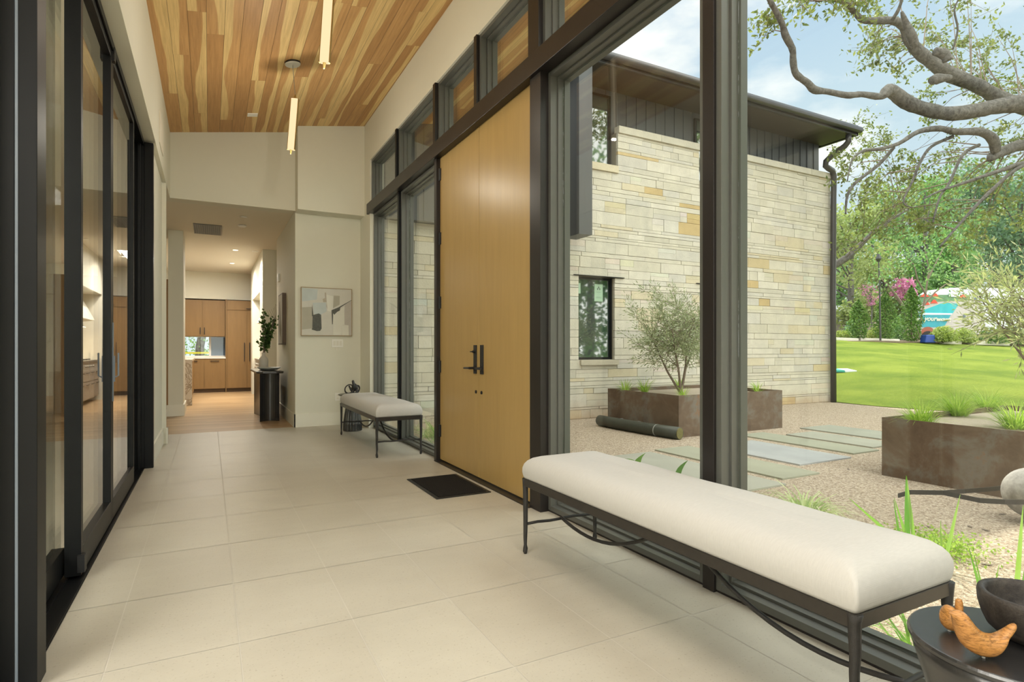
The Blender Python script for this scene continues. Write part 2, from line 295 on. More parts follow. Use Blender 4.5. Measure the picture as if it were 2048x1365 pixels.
# ------------------------------------------------------------------ mesh builder
def tag(o, label=None, cat=None, group=None, kind=None):
    if label: o['label'] = label
    if cat: o['category'] = cat
    if group: o['group'] = group
    if kind: o['kind'] = kind
    return o
class MB:
    def __init__(s): s.v, s.f, s.mi, s.att = [], [], [], {}
    def add(s, vs, fs, mi=0, **att):
        b = len(s.v); s.v += [tuple(x) for x in vs]
        for f in fs:
            s.f.append(tuple(i + b for i in f)); s.mi.append(mi)
            for k, a in att.items(): s.att.setdefault(k, []).append(a)
        return s
    def box(s, x0, x1, y0, y1, z0, z1, mi=0, **att):
        vs = [(x, y, z) for z in (z0, z1) for y in (y0, y1) for x in (x0, x1)]
        return s.add(vs, [(0, 2, 3, 1), (4, 5, 7, 6), (0, 1, 5, 4), (2, 6, 7, 3), (0, 4, 6, 2), (1, 3, 7, 5)], mi, **att)
    def prism(s, poly, z0, z1, mi=0, **att):
        n = len(poly); vs = [(x, y, z0) for x, y in poly] + [(x, y, z1) for x, y in poly]
        return s.add(vs, [tuple(range(n - 1, -1, -1)), tuple(range(n, 2 * n))] + [(i, (i + 1) % n, (i + 1) % n + n, i + n) for i in range(n)], mi, **att)
    def extr(s, pts, off, mi=0, **att):
        n = len(pts); off = Vector(off); vs = [Vector(p) for p in pts] + [Vector(p) + off for p in pts]
        return s.add(vs, [tuple(range(n - 1, -1, -1)), tuple(range(n, 2 * n))] + [(i, (i + 1) % n, (i + 1) % n + n, i + n) for i in range(n)], mi, **att)
    def tube(s, pts, rad, seg=8, sx=1.0, sy=1.0, caps=True, mi=0, **att):
        pts = [Vector(p) for p in pts]; n = len(pts)
        if not hasattr(rad, '__len__'): rad = [rad] * n
        vs = []; up = None
        for i, p in enumerate(pts):
            t = (pts[min(i + 1, n - 1)] - pts[max(i - 1, 0)]).normalized()
            if up is None: up = Vector((0, 0, 1)) if abs(t.z) < 0.9 else Vector((0, 1, 0))
            a = t.cross(up).normalized(); b = a.cross(t).normalized(); up = b
            for k in range(seg):
                q = 2 * math.pi * k / seg
                vs.append(p + a * (math.cos(q) * rad[i] * sx) + b * (math.sin(q) * rad[i] * sy))
        fs = [(i * seg + k, i * seg + (k + 1) % seg, (i + 1) * seg + (k + 1) % seg, (i + 1) * seg + k) for i in range(n - 1) for k in range(seg)]
        if caps: fs += [tuple(range(seg - 1, -1, -1)), tuple(range((n - 1) * seg, n * seg))]
        return s.add(vs, fs, mi, **att)
    def lathe(s, prof, c=(0, 0, 0), seg=32, mi=0, flute=None, **att):
        vs = []; n = len(prof)
        for r, z in prof:
            for k in range(seg):
                q = 2 * math.pi * k / seg; rr = r * (flute(q, z) if flute else 1)
                vs.append((c[0] + rr * math.cos(q), c[1] + rr * math.sin(q), c[2] + z))
        fs = [(i * seg + k, i * seg + (k + 1) % seg, (i + 1) * seg + (k + 1) % seg, (i + 1) * seg + k) for i in range(n - 1) for k in range(seg)]
        fs += [tuple(range(seg - 1, -1, -1)), tuple(range((n - 1) * seg, n * seg))]
        return s.add(vs, fs, mi, **att)
    def build(s, name, mat, parent=None, smooth=False, bevel=0, loc=None, label=None):
        me = bpy.data.meshes.new(name); v = np.array(s.v, dtype=float)
        if parent is not None: o0 = WLOC[parent.name]
        elif loc is not None: o0 = Vector(loc)
        else: o0 = Vector(((v[:, 0].min() + v[:, 0].max()) / 2, (v[:, 1].min() + v[:, 1].max()) / 2, v[:, 2].min()))
        me.from_pydata((v - np.array(o0)).tolist(), [], s.f)
        for m in (mat if isinstance(mat, (list, tuple)) else [mat]): me.materials.append(M[m])
        me.polygons.foreach_set('material_index', s.mi)
        if smooth: me.polygons.foreach_set('use_smooth', [True] * len(s.f))
        for k, a in s.att.items():
            if len(a) != len(s.f): continue
            if hasattr(a[0], '__len__'):
                at = me.color_attributes.new(k, 'FLOAT_COLOR', 'CORNER'); arr = []
                for f, cc in zip(s.f, a): arr += list(tuple(cc) + (1.0,)) * len(f)
                at.data.foreach_set('color', arr)
            else:
                at = me.attributes.new(k, 'FLOAT', 'CORNER'); arr = []
                for f, cc in zip(s.f, a): arr += [cc] * len(f)
                at.data.foreach_set('value', arr)
        me.update()
        o = bpy.data.objects.new(name, me); C.objects.link(o)
        if parent is not None: o.parent = parent; WLOC[o.name] = Vector(o0)
        else: o.location = o0; WLOC[o.name] = Vector(o0)
        if bevel:
            b = o.modifiers.new('bevel', 'BEVEL'); b.width = bevel; b.segments = 2; b.limit_method = 'ANGLE'
        if label: o['label'] = label
        return o
WLOC = {}
def empty(name, loc, label, cat, group=None):
    o = bpy.data.objects.new(name, None); C.objects.link(o); o.location = loc; o.empty_display_size = 0.1
    WLOC[o.name] = Vector(loc); return tag(o, label, cat, group)
def box(name, mat, b, parent=None, bevel=0, **k):
    return MB().box(*b, **k).build(name, mat, parent, bevel=bevel)
def struct(o, label=None, cat=None):
    o['kind'] = 'structure'
    if label: tag(o, label, cat)
    return o
def quads(name, Cn, D, N, L, Wd, mat, parent, rnd=None):
    """many leaf diamonds as one mesh: centres, long axes, side axes, lengths, widths (numpy)"""
    n = len(Cn); D = D / np.linalg.norm(D, axis=1)[:, None]; S = np.cross(D, N); S /= (np.linalg.norm(S, axis=1)[:, None] + 1e-9)
    up = np.cross(S, D)
    L = np.broadcast_to(L, n)[:, None]; Wd = np.broadcast_to(Wd, n)[:, None]
    V = np.stack([Cn - D * L / 2, Cn + S * Wd / 2 - up * Wd * 0.15, Cn + D * L / 2, Cn - S * Wd / 2 - up * Wd * 0.15], 1).reshape(-1, 3)
    o0 = np.array(WLOC[parent.name]) if parent is not None else V.mean(0)
    V = V - o0
    me = bpy.data.meshes.new(name); me.vertices.add(4 * n); me.vertices.foreach_set('co', V.ravel())
    me.loops.add(4 * n); me.loops.foreach_set('vertex_index', np.arange(4 * n))
    me.polygons.add(n); me.polygons.foreach_set('loop_start', np.arange(n) * 4); me.polygons.foreach_set('loop_total', np.full(n, 4))
    me.materials.append(M[mat])
    at = me.attributes.new('rnd', 'FLOAT', 'CORNER'); r = RNG.random(n) if rnd is None else rnd
    at.data.foreach_set('value', np.repeat(r, 4)); me.update(calc_edges=True); me.validate()
    o = bpy.data.objects.new(name, me); C.objects.link(o)
    if parent is not None: o.parent = parent
    else: o.location = o0
    WLOC[o.name] = Vector(o0); return o
def rdir(n): d = RNG.normal(size=(n, 3)); return d / np.linalg.norm(d, axis=1)[:, None]
def blades(mb, base, n, L, w, spread, curl=0.6, seg=4, rad=0.03, zmin=None, lean=None):
    for _ in range(n):
        a = random.uniform(0, 2 * math.pi); l = L * random.uniform(0.6, 1.1); t0 = random.uniform(0.05, spread)
        b = Vector(base) + Vector((math.cos(a) * rad * random.random(), math.sin(a) * rad * random.random(), 0))
        h = Vector((math.cos(a), math.sin(a), 0)); sd = Vector((-h.y, h.x, 0)); p = b.copy(); th = t0; vs = []
        r = random.random()
        for i in range(seg + 1):
            q = i / seg; ww = w * (1 - q ** 2.2) * 0.5 + 0.0004
            vs += [p - sd * ww, p + sd * ww]
            p = p + (h * math.sin(th) + Vector((0, 0, 1)) * math.cos(th)) * (l / seg); th += curl * random.uniform(0.5, 1.2) / seg * 2
            if zmin is not None and p.z < zmin: p.z = zmin + 0.004
        mb.add(vs, [(2 * i, 2 * i + 1, 2 * i + 3, 2 * i + 2) for i in range(seg)], rnd=r)
    return mb

# =================================================================== THE SETTING
YB = -3.4
def tiles(name, x0, x1, y0, y1, mat='limestone_tile'):
    mb = MB(); TX, TY, gx, gy = 0.434, 0.645, 0.105, 1.83
    i0 = math.floor((x0 - gx) / TX); i1 = math.ceil((x1 - gx) / TX); j0 = math.floor((y0 - gy) / TY); j1 = math.ceil((y1 - gy) / TY)
    for i in range(i0, i1):
        for j in range(j0, j1):
            a, b = max(x0, gx + i * TX + 0.0022), min(x1, gx + (i + 1) * TX - 0.0022)
            c, d = max(y0, gy + j * TY + 0.0022), min(y1, gy + (j + 1) * TY - 0.0022)
            if b > a and d > c: mb.add([(a, c, 0), (b, c, 0), (b, d, 0), (a, d, 0)], [(0, 1, 2, 3)], 0, rnd=random.random())
    mb.box(x0, x1, y0, y1, -0.12, -0.0015, 1, rnd=0.0)
    return struct(mb.build(name, [mat, 'grout'], loc=(0, 0, 0)), 'pale limestone tile floor of the entry hall', 'floor')
tiles('floor', -5.0, 2.12, YB, 8.90)
def boards(name, mat, x0, x1, y0, y1, w, zf, along='y', gap=0.0025, seglen=(2.4, 5.6), thick=0.02):
    mb = MB(); a0, a1, b0, b1 = (x0, x1, y0, y1) if along == 'y' else (y0, y1, x0, x1)
    n = int(math.ceil((a1 - a0) / w))
    for i in range(n):
        p, q = a0 + i * w + gap / 2, min(a0 + (i + 1) * w - gap / 2, a1); t = b0 - random.uniform(0, seglen[1])
        while t < b1:
            l = random.uniform(*seglen); s0, s1 = max(t, b0), min(t + l - gap / 3, b1); t += l
            if s1 <= s0: continue
            r = random.random(); flip = random.random() < 0.5
            pts = [(p, s0), (q, s0), (q, s1), (p, s1)] if along == 'y' else [(s0, p), (s1, p), (s1, q), (s0, q)]
            vs = [(x, y, zf(x)) for x, y in pts]
            b = len(mb.v); mb.v += vs; mb.f.append((b, b + 1, b + 2, b + 3)); mb.mi.append(0)
            mb.att.setdefault('rnd', []).append(r)
            ac = [0, 1, 1, 0] if along == 'y' else [0, 0, 1, 1]
            if flip: ac = [1 - k for k in ac]
            mb.acr = getattr(mb, 'acr', []) + ac
    o = mb.build(name, mat, loc=(0, 0, 0))
    at = o.data.attributes.new('across', 'FLOAT', 'CORNER'); at.data.foreach_set('value', mb.acr)
    return o
cb = boards('ceiling', 'cedar_boards', -0.46, 2.06, YB, 8.88, 0.147, lambda x: CZ(x), 'y')
struct(cb, 'sloped ceiling of streaky cedar boards above the hall', 'ceiling')
sb = boards('ceiling', 'cedar_boards', 2.20, 3.42, YB - 1, 8.5, 0.147, lambda x: CZ(x) - 0.02, 'y')
struct(sb, 'cedar boards on the underside of the outdoor roof overhang', 'ceiling')
fb = boards('floor', 'oak_floor_boards', -5.0, 4.0, 8.90, 17.5, 0.19, lambda x: 0.0, 'x')
struct(fb, 'light oak board floor of the kitchen beyond the hall', 'floor')
struct(box('floor', 'grout', (-5.0, 4.0, 8.9, 17.5, -0.12, -0.003)), 'slab under the kitchen boards', 'floor')
# roof slab above the boards
mb = MB(); y0, y1 = YB - 1.05, 9.3
mb.extr([(-0.7, y0, CZ(-0.7) + 0.01), (3.45, y0, CZ(3.45) + 0.01), (3.45, y0, CZ(3.45) + 0.28), (-0.7, y0, CZ(-0.7) + 0.28)], (0, y1 - y0, 0))
struct(mb.build('trim_1', 'roof_metal'), 'dark roof slab over the hall', 'roof')
struct(box('trim_2', 'roof_metal', (3.42, 3.47, y0, 8.5, CZ(3.42) - 0.06, CZ(3.42) + 0.30)), 'dark fascia board along the overhang edge', 'trim')
# walls
def wallbox(name, mat, bs, label):
    mb = MB()
    for b in bs: mb.box(*b)
    return struct(mb.build(name, mat, loc=(0, 0, 0)), label, 'wall')
wl = MB()
wl.extr([(-0.62, YB, 3.14), (-0.457, YB, 3.14), (-0.457, YB, CZ(-0.457)), (-0.62, YB, CZ(-0.457))], (0, 8.87 - YB, 0))
wl.box(-0.62, -0.50, 6.56, 8.12, 0, 3.14)
wl.box(-0.62, -0.457, 8.06, 8.12, 0, 3.14)
struct(wl.build('wall_left', 'white_paint', loc=(0, 0, 0)), 'white plaster wall above the folding glass doors', 'wall')
mb = MB(); mb.extr([(2.05, YB, 3.86), (2.25, YB, 3.86), (2.25, YB, CZ(2.25)), (2.05, YB, CZ(2.05))], (0, 8.87 - YB, 0)); mb.box(2.05, 2.25, 8.27, 8.87, 0, 3.86)
struct(mb.build('wall_right', 'white_paint', loc=(0, 0, 0)), 'white plaster wall above the clerestory windows', 'wall')
mb = MB(); mb.box(1.11, 2.25, 8.87, 11.45, 0, 4.7); mb.box(-0.62, 1.11, 8.87, 9.10, 3.15, 4.6)
mb.extr([(1.11, 8.60, 3.12), (2.05, 8.60, 3.12), (2.05, 8.60, CZ(2.05)), (1.11, 8.60, CZ(1.11))], (0, 0.27, 0))
struct(mb.build('wall_front', 'white_paint', loc=(0, 0, 0)), 'white end wall with the abstract painting', 'wall')
wallbox('wall_back', 'white_paint', [(-5.0, -0.5, YB - 0.2, YB, 0, 3.2), (-0.62, 2.25, YB - 0.2, YB, 3.2, 4.5)], 'white wall behind the photographer')
wallbox('wall_side', 'white_paint', [(-5.2, -5.0, YB - 0.2, 17.6, 0, 3.2)], 'white wall of the room beyond the glass doors')
struct(box('ceiling', 'warm_ceiling_paint', (-5.2, -0.60, YB - 0.2, 9.10, 3.15, 3.30)), 'flat white ceiling beyond the glass doors', 'ceiling')
struct(box('ceiling', 'warm_ceiling_paint', (-5.2, 4.2, 9.10, 17.6, 3.15, 3.30)), 'flat white ceiling of the kitchen passage', 'ceiling')
wallbox('wall_kitchen', 'white_paint', [(-5.0, -0.70, 17.4, 17.6, 0, 3.15), (0.46, 4.2, 17.4, 17.6, 0, 3.15), (-0.70, 0.46, 17.4, 17.6, 0, 0.93), (-0.70, 0.46, 17.4, 17.6, 1.47, 3.15), (4.0, 4.2, 9.1, 17.6, 0, 3.15),
    (-5.0, 4.0, 17.0, 17.4, 2.44, 3.15)], 'white kitchen wall above the cabinets')
wallbox('wall_passage', 'white_paint', [(0.957, 3.2, 12.6, 13.3, 0, 3.15), (0.957, 3.2, 15.7, 16.2, 0, 3.15), (0.957, 3.2, 13.3, 15.7, 2.35, 3.15)], 'white wall block with the cooking alcove')
wallbox('wall_alcove', 'warm_wall', [(1.75, 1.85, 13.3, 15.7, 0, 2.35)], 'warm lit back wall of the cooking alcove')
wallbox('wall_pillar', 'white_paint', [(-0.61, -0.39, 11.27, 12.2, 0, 3.15)], 'white square pillar between passage and kitchen')
# baseboards
bb = MB(); bb.box(1.09, 2.05, 8.852, 8.87, 0, 0.19); bb.box(1.092, 1.11, 8.852, 11.45, 0, 0.19)
struct(bb.build('baseboard_front', 'trim_paint', loc=(0, 0, 0)), 'tall white baseboard under the painting', 'baseboard')
bb = MB(); bb.box(-0.50, -0.482, 6.56, 8.06, 0, 0.19); bb.box(-0.457, -0.439, 8.04, 8.14, 0, 0.19); bb.box(-0.62, -0.439, 8.12, 8.138, 0, 0.19)
struct(bb.build('baseboard_left', 'trim_paint', loc=(0, 0, 0)), 'white baseboard past the glass doors', 'baseboard')
bb = MB(); bb.box(-0.63, -0.37, 11.25, 11.27, 0, 0.19); bb.box(-0.39, -0.37, 11.27, 12.2, 0, 0.19); bb.box(0.937, 3.0, 12.582, 12.6, 0, 0.19); bb.box(0.937, 0.957, 12.6, 13.3, 0, 0.19)
struct(bb.build('baseboard_passage', 'trim_paint', loc=(0, 0, 0)), 'white baseboard round the kitchen pillar', 'baseboard')
bb = MB(); bb.box(2.032, 2.05, 8.27, 8.852, 0, 0.19)
struct(bb.build('baseboard_right', 'trim_paint', loc=(0, 0, 0)), 'short white baseboard in the far right corner', 'baseboard')

# ---------------- steel posts and beam of the window wall
posts = [(5.545, 5.61), (3.465, 3.615), (1.95, 2.02), (0.33, 0.40), (-1.30, -1.23), (YB, YB + 0.06)]
lab = {0: 'black steel post left of the oak doors', 1: 'broad black steel post right of the oak doors', 2: 'black steel mullion between the two tall windows',
       3: 'black steel mullion beside the photographer', 4: 'black steel mullion behind the photographer', 5: 'black steel post at the hall end'}
for i, (a, b) in enumerate(posts):
    mb = MB(); x0 = 2.05 if i < 2 else 2.10
    mb.box(x0, 2.16, a, b, 0, 3.09); mb.box(2.035, 2.20, a, b, 3.24, 3.86)
    struct(mb.build('trim_%d' % (3 + i), 'black_steel', bevel=0.002), lab[i], 'post')
struct(MB().box(2.02, 2.20, YB, 8.36, 3.09, 3.24).build('trim_9', 'black_steel', bevel=0.003), 'dark steel beam running above the oak doors', 'beam')
struct(MB().box(2.12, 2.30, YB, 3.465, -0.12, 0.012).box(2.12, 2.30, 5.61, 8.3, -0.12, 0.012).build('trim_10', 'black_steel'), 'dark steel sill under the tall windows', 'sill')
struct(MB().box(2.03, 2.34, 3.6, 5.56, -0.12, 0.008).build('trim_11', 'black_steel'), 'black threshold under the oak doors', 'threshold')
wcount = [0]
def window(y0, y1, z0, z1, label, x=2.115, fw=0.032, thin=False):
    wcount[0] += 1
    mb = MB(); d = 0.15
    def ring(a, b, c, e, w, xa, xb):
        mb.box(xa, xb, a, a + w, c, e); mb.box(xa, xb, b - w, b, c, e); mb.box(xa, xb, a + w, b - w, c, c + w); mb.box(xa, xb, a + w, b - w, e - w, e)
    ring(y0, y1, z0, z1, fw, x, x + 0.055)
    ring(y0, y1, z0, z1, fw + 0.012, x + 0.055, x + 0.10)
    ring(y0, y1, z0, z1, fw + 0.026, x + 0.10, x + 0.145)
    o = mb.build('window_%d' % wcount[0], 'window_aluminium', bevel=0.0015); struct(o, label, 'window')
    w = fw + 0.020
    g = MB().box(x + 0.088, x + 0.100, y0 + w, y1 - w, z0 + w, z1 - w).build('glass_pane', 'glass', o)
    return o
window(2.02, 3.465, 0.012, 3.09, 'tall glass window just right of the oak doors')
window(0.40, 1.95, 0.012, 3.09, 'tall glass window nearest the bench end')
window(-1.23, 0.33, 0.012, 3.09, 'tall glass window beside the photographer')
window(YB + 0.06, -1.30, 0.012, 3.09, 'tall glass window behind the photographer')
window(5.61, 6.93, 0.012, 3.09, 'tall side window left of the oak doors', x=2.10)
window(6.985, 8.27, 0.012, 3.09, 'tall side window nearest the painting', x=2.10)
struct(MB().box(2.07, 2.16, 6.93, 6.985, 0, 3.09).build('trim_12', 'bronze_frame'), 'slim bronze mullion behind the far bench', 'mullion')
for a, b, l in [(5.61, 6.93, 'clerestory window left of the oak doors'), (6.985, 8.27, 'clerestory window nearest the end wall'), (4.585, 5.545, 'clerestory window above the left door leaf'),
                (3.615, 4.53, 'clerestory window above the right door leaf'), (2.02, 3.465, 'clerestory window above the tall glass by the bench'),
                (0.40, 1.95, 'clerestory window above the nearest tall glass'), (-1.23, 0.33, 'clerestory window above the photographer'), (YB + 0.06, -1.30, 'clerestory window behind the photographer')]:
    window(a, b, 3.24, 3.86, l, x=2.07)
struct(MB().box(2.04, 2.20, 6.93, 6.985, 3.24, 3.86).build('trim_13', 'bronze_frame'), 'slim clerestory mullion near the end wall', 'mullion')
struct(MB().box(2.04, 2.20, 4.53, 4.585, 3.24, 3.86).build('trim_14', 'black_steel'), 'slim clerestory mullion above the oak doors', 'mullion')
# unseen glazed end, added behind the photographer to let in sky light
mb = MB(); mb.box(-0.5, -0.42, YB - 0.1, YB, 0, 3.2); mb.box(2.0, 2.1, YB - 0.1, YB, 0, 3.2); mb.box(0.75, 0.82, YB - 0.1, YB, 0, 3.2); mb.box(-0.5, 2.1, YB - 0.1, YB, 3.1, 3.2); mb.box(-0.5, 2.1, YB - 0.1, YB, 0, 0.08)
o = struct(mb.build('window_20', 'window_aluminium'), 'added glazing behind the photographer that lets in sky light', 'window')
MB().box(-0.42, 2.0, YB - 0.055, YB - 0.045, 0.08, 3.1).build('glass_pane', 'glass', o)

# ---------------- oak double doors
def leaf(n, ya, yb, side, label):
    o = MB().box(2.09, 2.145, ya, yb, 0.018, 3.155).build('door_%d' % n, 'oak_door_veneer', bevel=0.002); struct(o, label, 'door')
    hy = yb if side == 'far' else ya
    for k in range(5):
        z = 0.31 + 0.653 * k
        h = MB(); h.tube([(2.082, hy, z - 0.062), (2.082, hy, z + 0.062)], 0.010, 10); s_ = 1 if side == 'far' else -1
        h.box(2.082, 2.092, min(hy, hy - s_ * 0.03), max(hy, hy - s_ * 0.03), z - 0.06, z + 0.06)
        h.build('hinge', 'black_matte', o)
    py = 4.655 if side == 'far' else 4.515; sg = 1 if side == 'far' else -1
    MB().box(2.078, 2.092, py - 0.026, py + 0.026, 0.925, 1.178).build('handle_plate', 'black_matte', o, bevel=0.001)
    h = MB(); h.tube([(2.08, py, 0.975), (2.025, py, 0.975)], 0.011, 12); h.tube([(2.027, py - sg * 0.005, 0.975), (2.027, py + sg * 0.02, 0.975), (2.03, py + sg * 0.125, 0.972)], [0.011, 0.010, 0.008], 10)
    h.tube([(2.079, py, 0.975), (2.074, py, 0.975)], 0.024, 18); h.build('lever_handle', 'black_matte', o, smooth=False)
    if side == 'far':
        h = MB(); h.tube([(2.079, py, 1.12), (2.06, py, 1.12)], 0.012, 12); h.box(2.04, 2.06, py - 0.016, py + 0.016, 1.115, 1.125); h.build('thumb_turn', 'black_matte', o)
    h = MB(); h.tube([(2.09, py - sg * 0.012, 0.765), (2.083, py - sg * 0.012, 0.765)], 0.015, 16); h.box(2.078, 2.083, py - sg * 0.012 - 0.003, py - sg * 0.012 + 0.003, 0.755, 0.775)
    h.build('deadbolt', 'black_matte', o)
    return o
leaf(1, 4.589, 5.540, 'far', 'tall honey oak door leaf with the lock thumb turn')
leaf(2, 3.621, 4.583, 'near', 'tall honey oak door leaf nearest the long bench')
struct(MB().box(2.145, 2.165, 4.56, 4.61, 0.02, 3.15).box(2.145, 2.16, 3.6, 3.64, 0.02, 3.15).box(2.145, 2.16, 5.52, 5.56, 0.02, 3.15).build('trim_15', 'oak_door_veneer'), 'oak stop strips behind the double doors', 'trim')

# ---------------- folding glass doors on the left
def panel(n, x0, x1, y0, y1, label, near=0.05, far=0.05):
    mb = MB(); mb.box(x0, x1, y0, y0 + near, 0.02, 3.10); mb.box(x0, x1, y1 - far, y1, 0.02, 3.10)
    mb.box(x0, x1, y0 + near, y1 - far, 0.02, 0.155); mb.box(x0, x1, y0 + near, y1 - far, 3.045, 3.10)
    mb.box(x0 + 0.008, x1 - 0.010, y0 + near, y0 + near + 0.008, 0.155, 3.045)
    o = struct(mb.build('door_%d' % n, 'bronze_frame', bevel=0.002), label, 'door')
    xm = (x0 + x1) / 2
    MB().box(xm - 0.012, xm + 0.012, y0 + near - 0.004, y1 - far + 0.004, 0.15, 3.05).build('glass_pane', 'glass', o)
    return o
def edge_panel(n, x0, x1, y0, y1, label):
    mb = MB(); mb.box(x0, x1, y0, y0 + 0.05, 0.02, 3.10); mb.box(x0, x1, y0 + 0.05, y1, 0.02, 0.155); mb.box(x0, x1, y0 + 0.05, y1, 3.045, 3.10)
    o = struct(mb.build('door_%d' % n, 'bronze_frame', bevel=0.002), label, 'door'); xm = (x0 + x1) / 2
    MB().box(xm - 0.012, xm + 0.012, y0 + 0.046, y1, 0.15, 3.05).build('glass_pane', 'glass', o); return o
pa = edge_panel(3, -0.690, -0.638, 2.35, 3.58, 'nearest folding glass door, set back on the outer track')
pb = panel(4, -0.630, -0.562, 3.525, 4.555, 'folding glass door with its near edge standing open')
pc = panel(5, -0.617, -0.562, 4.562, 5.81, 'folding glass door with the long flush pull', 0.05, 0.045)
pd = panel(6, -0.685, -0.628, 5.84, 6.47, 'farthest narrow folding glass door by the white wall', 0.06, 0.07)
h = MB(); h.box(-0.562, -0.556, 4.565, 4.585, 0.80, 1.32); h.box(-0.562, -0.548, 4.567, 4.583, 0.93, 1.10); h.tube([(-0.548, 4.575, 0.96), (-0.53, 4.575, 0.97), (-0.53, 4.575, 1.12)], 0.005, 8)
h.build('pull_handle', 'gasket', pc, label='slim grey flush pull')
for (yy, zz, par) in [(4.558, 3.03, pb), (3.535, 0.04, pb)]:
    MB().box(-0.575, -0.545, yy - 0.028, yy - 0.003, zz, zz + 0.085).box(-0.575, -0.545, yy + 0.003, yy + 0.028, zz, zz + 0.085).build('hinge', 'black_matte', par)
tk = MB(); tk.box(-0.70, -0.545, 1.0, 6.55, -0.02, 0.004); tk.box(-0.70, -0.690, 1.0, 6.53, 0.004, 0.014); tk.box(-0.625, -0.618, 1.0, 6.53, 0.004, 0.014); tk.box(-0.558, -0.548, 1.0, 6.53, 0.004, 0.010)
tk.box(-0.70, -0.555, 1.0, 6.55, 3.10, 3.145); tk.box(-0.556, -0.549, 1.0, 6.55, 3.09, 3.142)
struct(tk.build('trim_16', 'bronze_frame'), 'black floor and head track of the folding doors', 'track')
ep = MB(); ep.box(-0.545, -0.473, 6.49, 6.56, 0, 3.12); ep.box(-0.70, -0.545, 6.50, 6.56, 0, 3.12); ep.box(-0.60, -0.575, 6.47, 6.50, 0, 3.12)
struct(ep.build('trim_17', 'bronze_frame', bevel=0.002), 'black end post of the folding doors', 'post')
np_ = MB(); np_.box(-0.562, -0.511, 2.455, 2.576, 0, 3.12); np_.box(-0.72, -0.571, 2.455, 2.53, 0, 3.12)
struct(np_.build('trim_18', 'bronze_frame', bevel=0.002), 'near black stile of the parked folding door', 'post')
struct(MB().box(-0.571, -0.562, 2.460, 2.52, 0, 3.12).build('trim_19', 'gasket'), 'pale blue-grey gasket strip in the near stile', 'gasket')

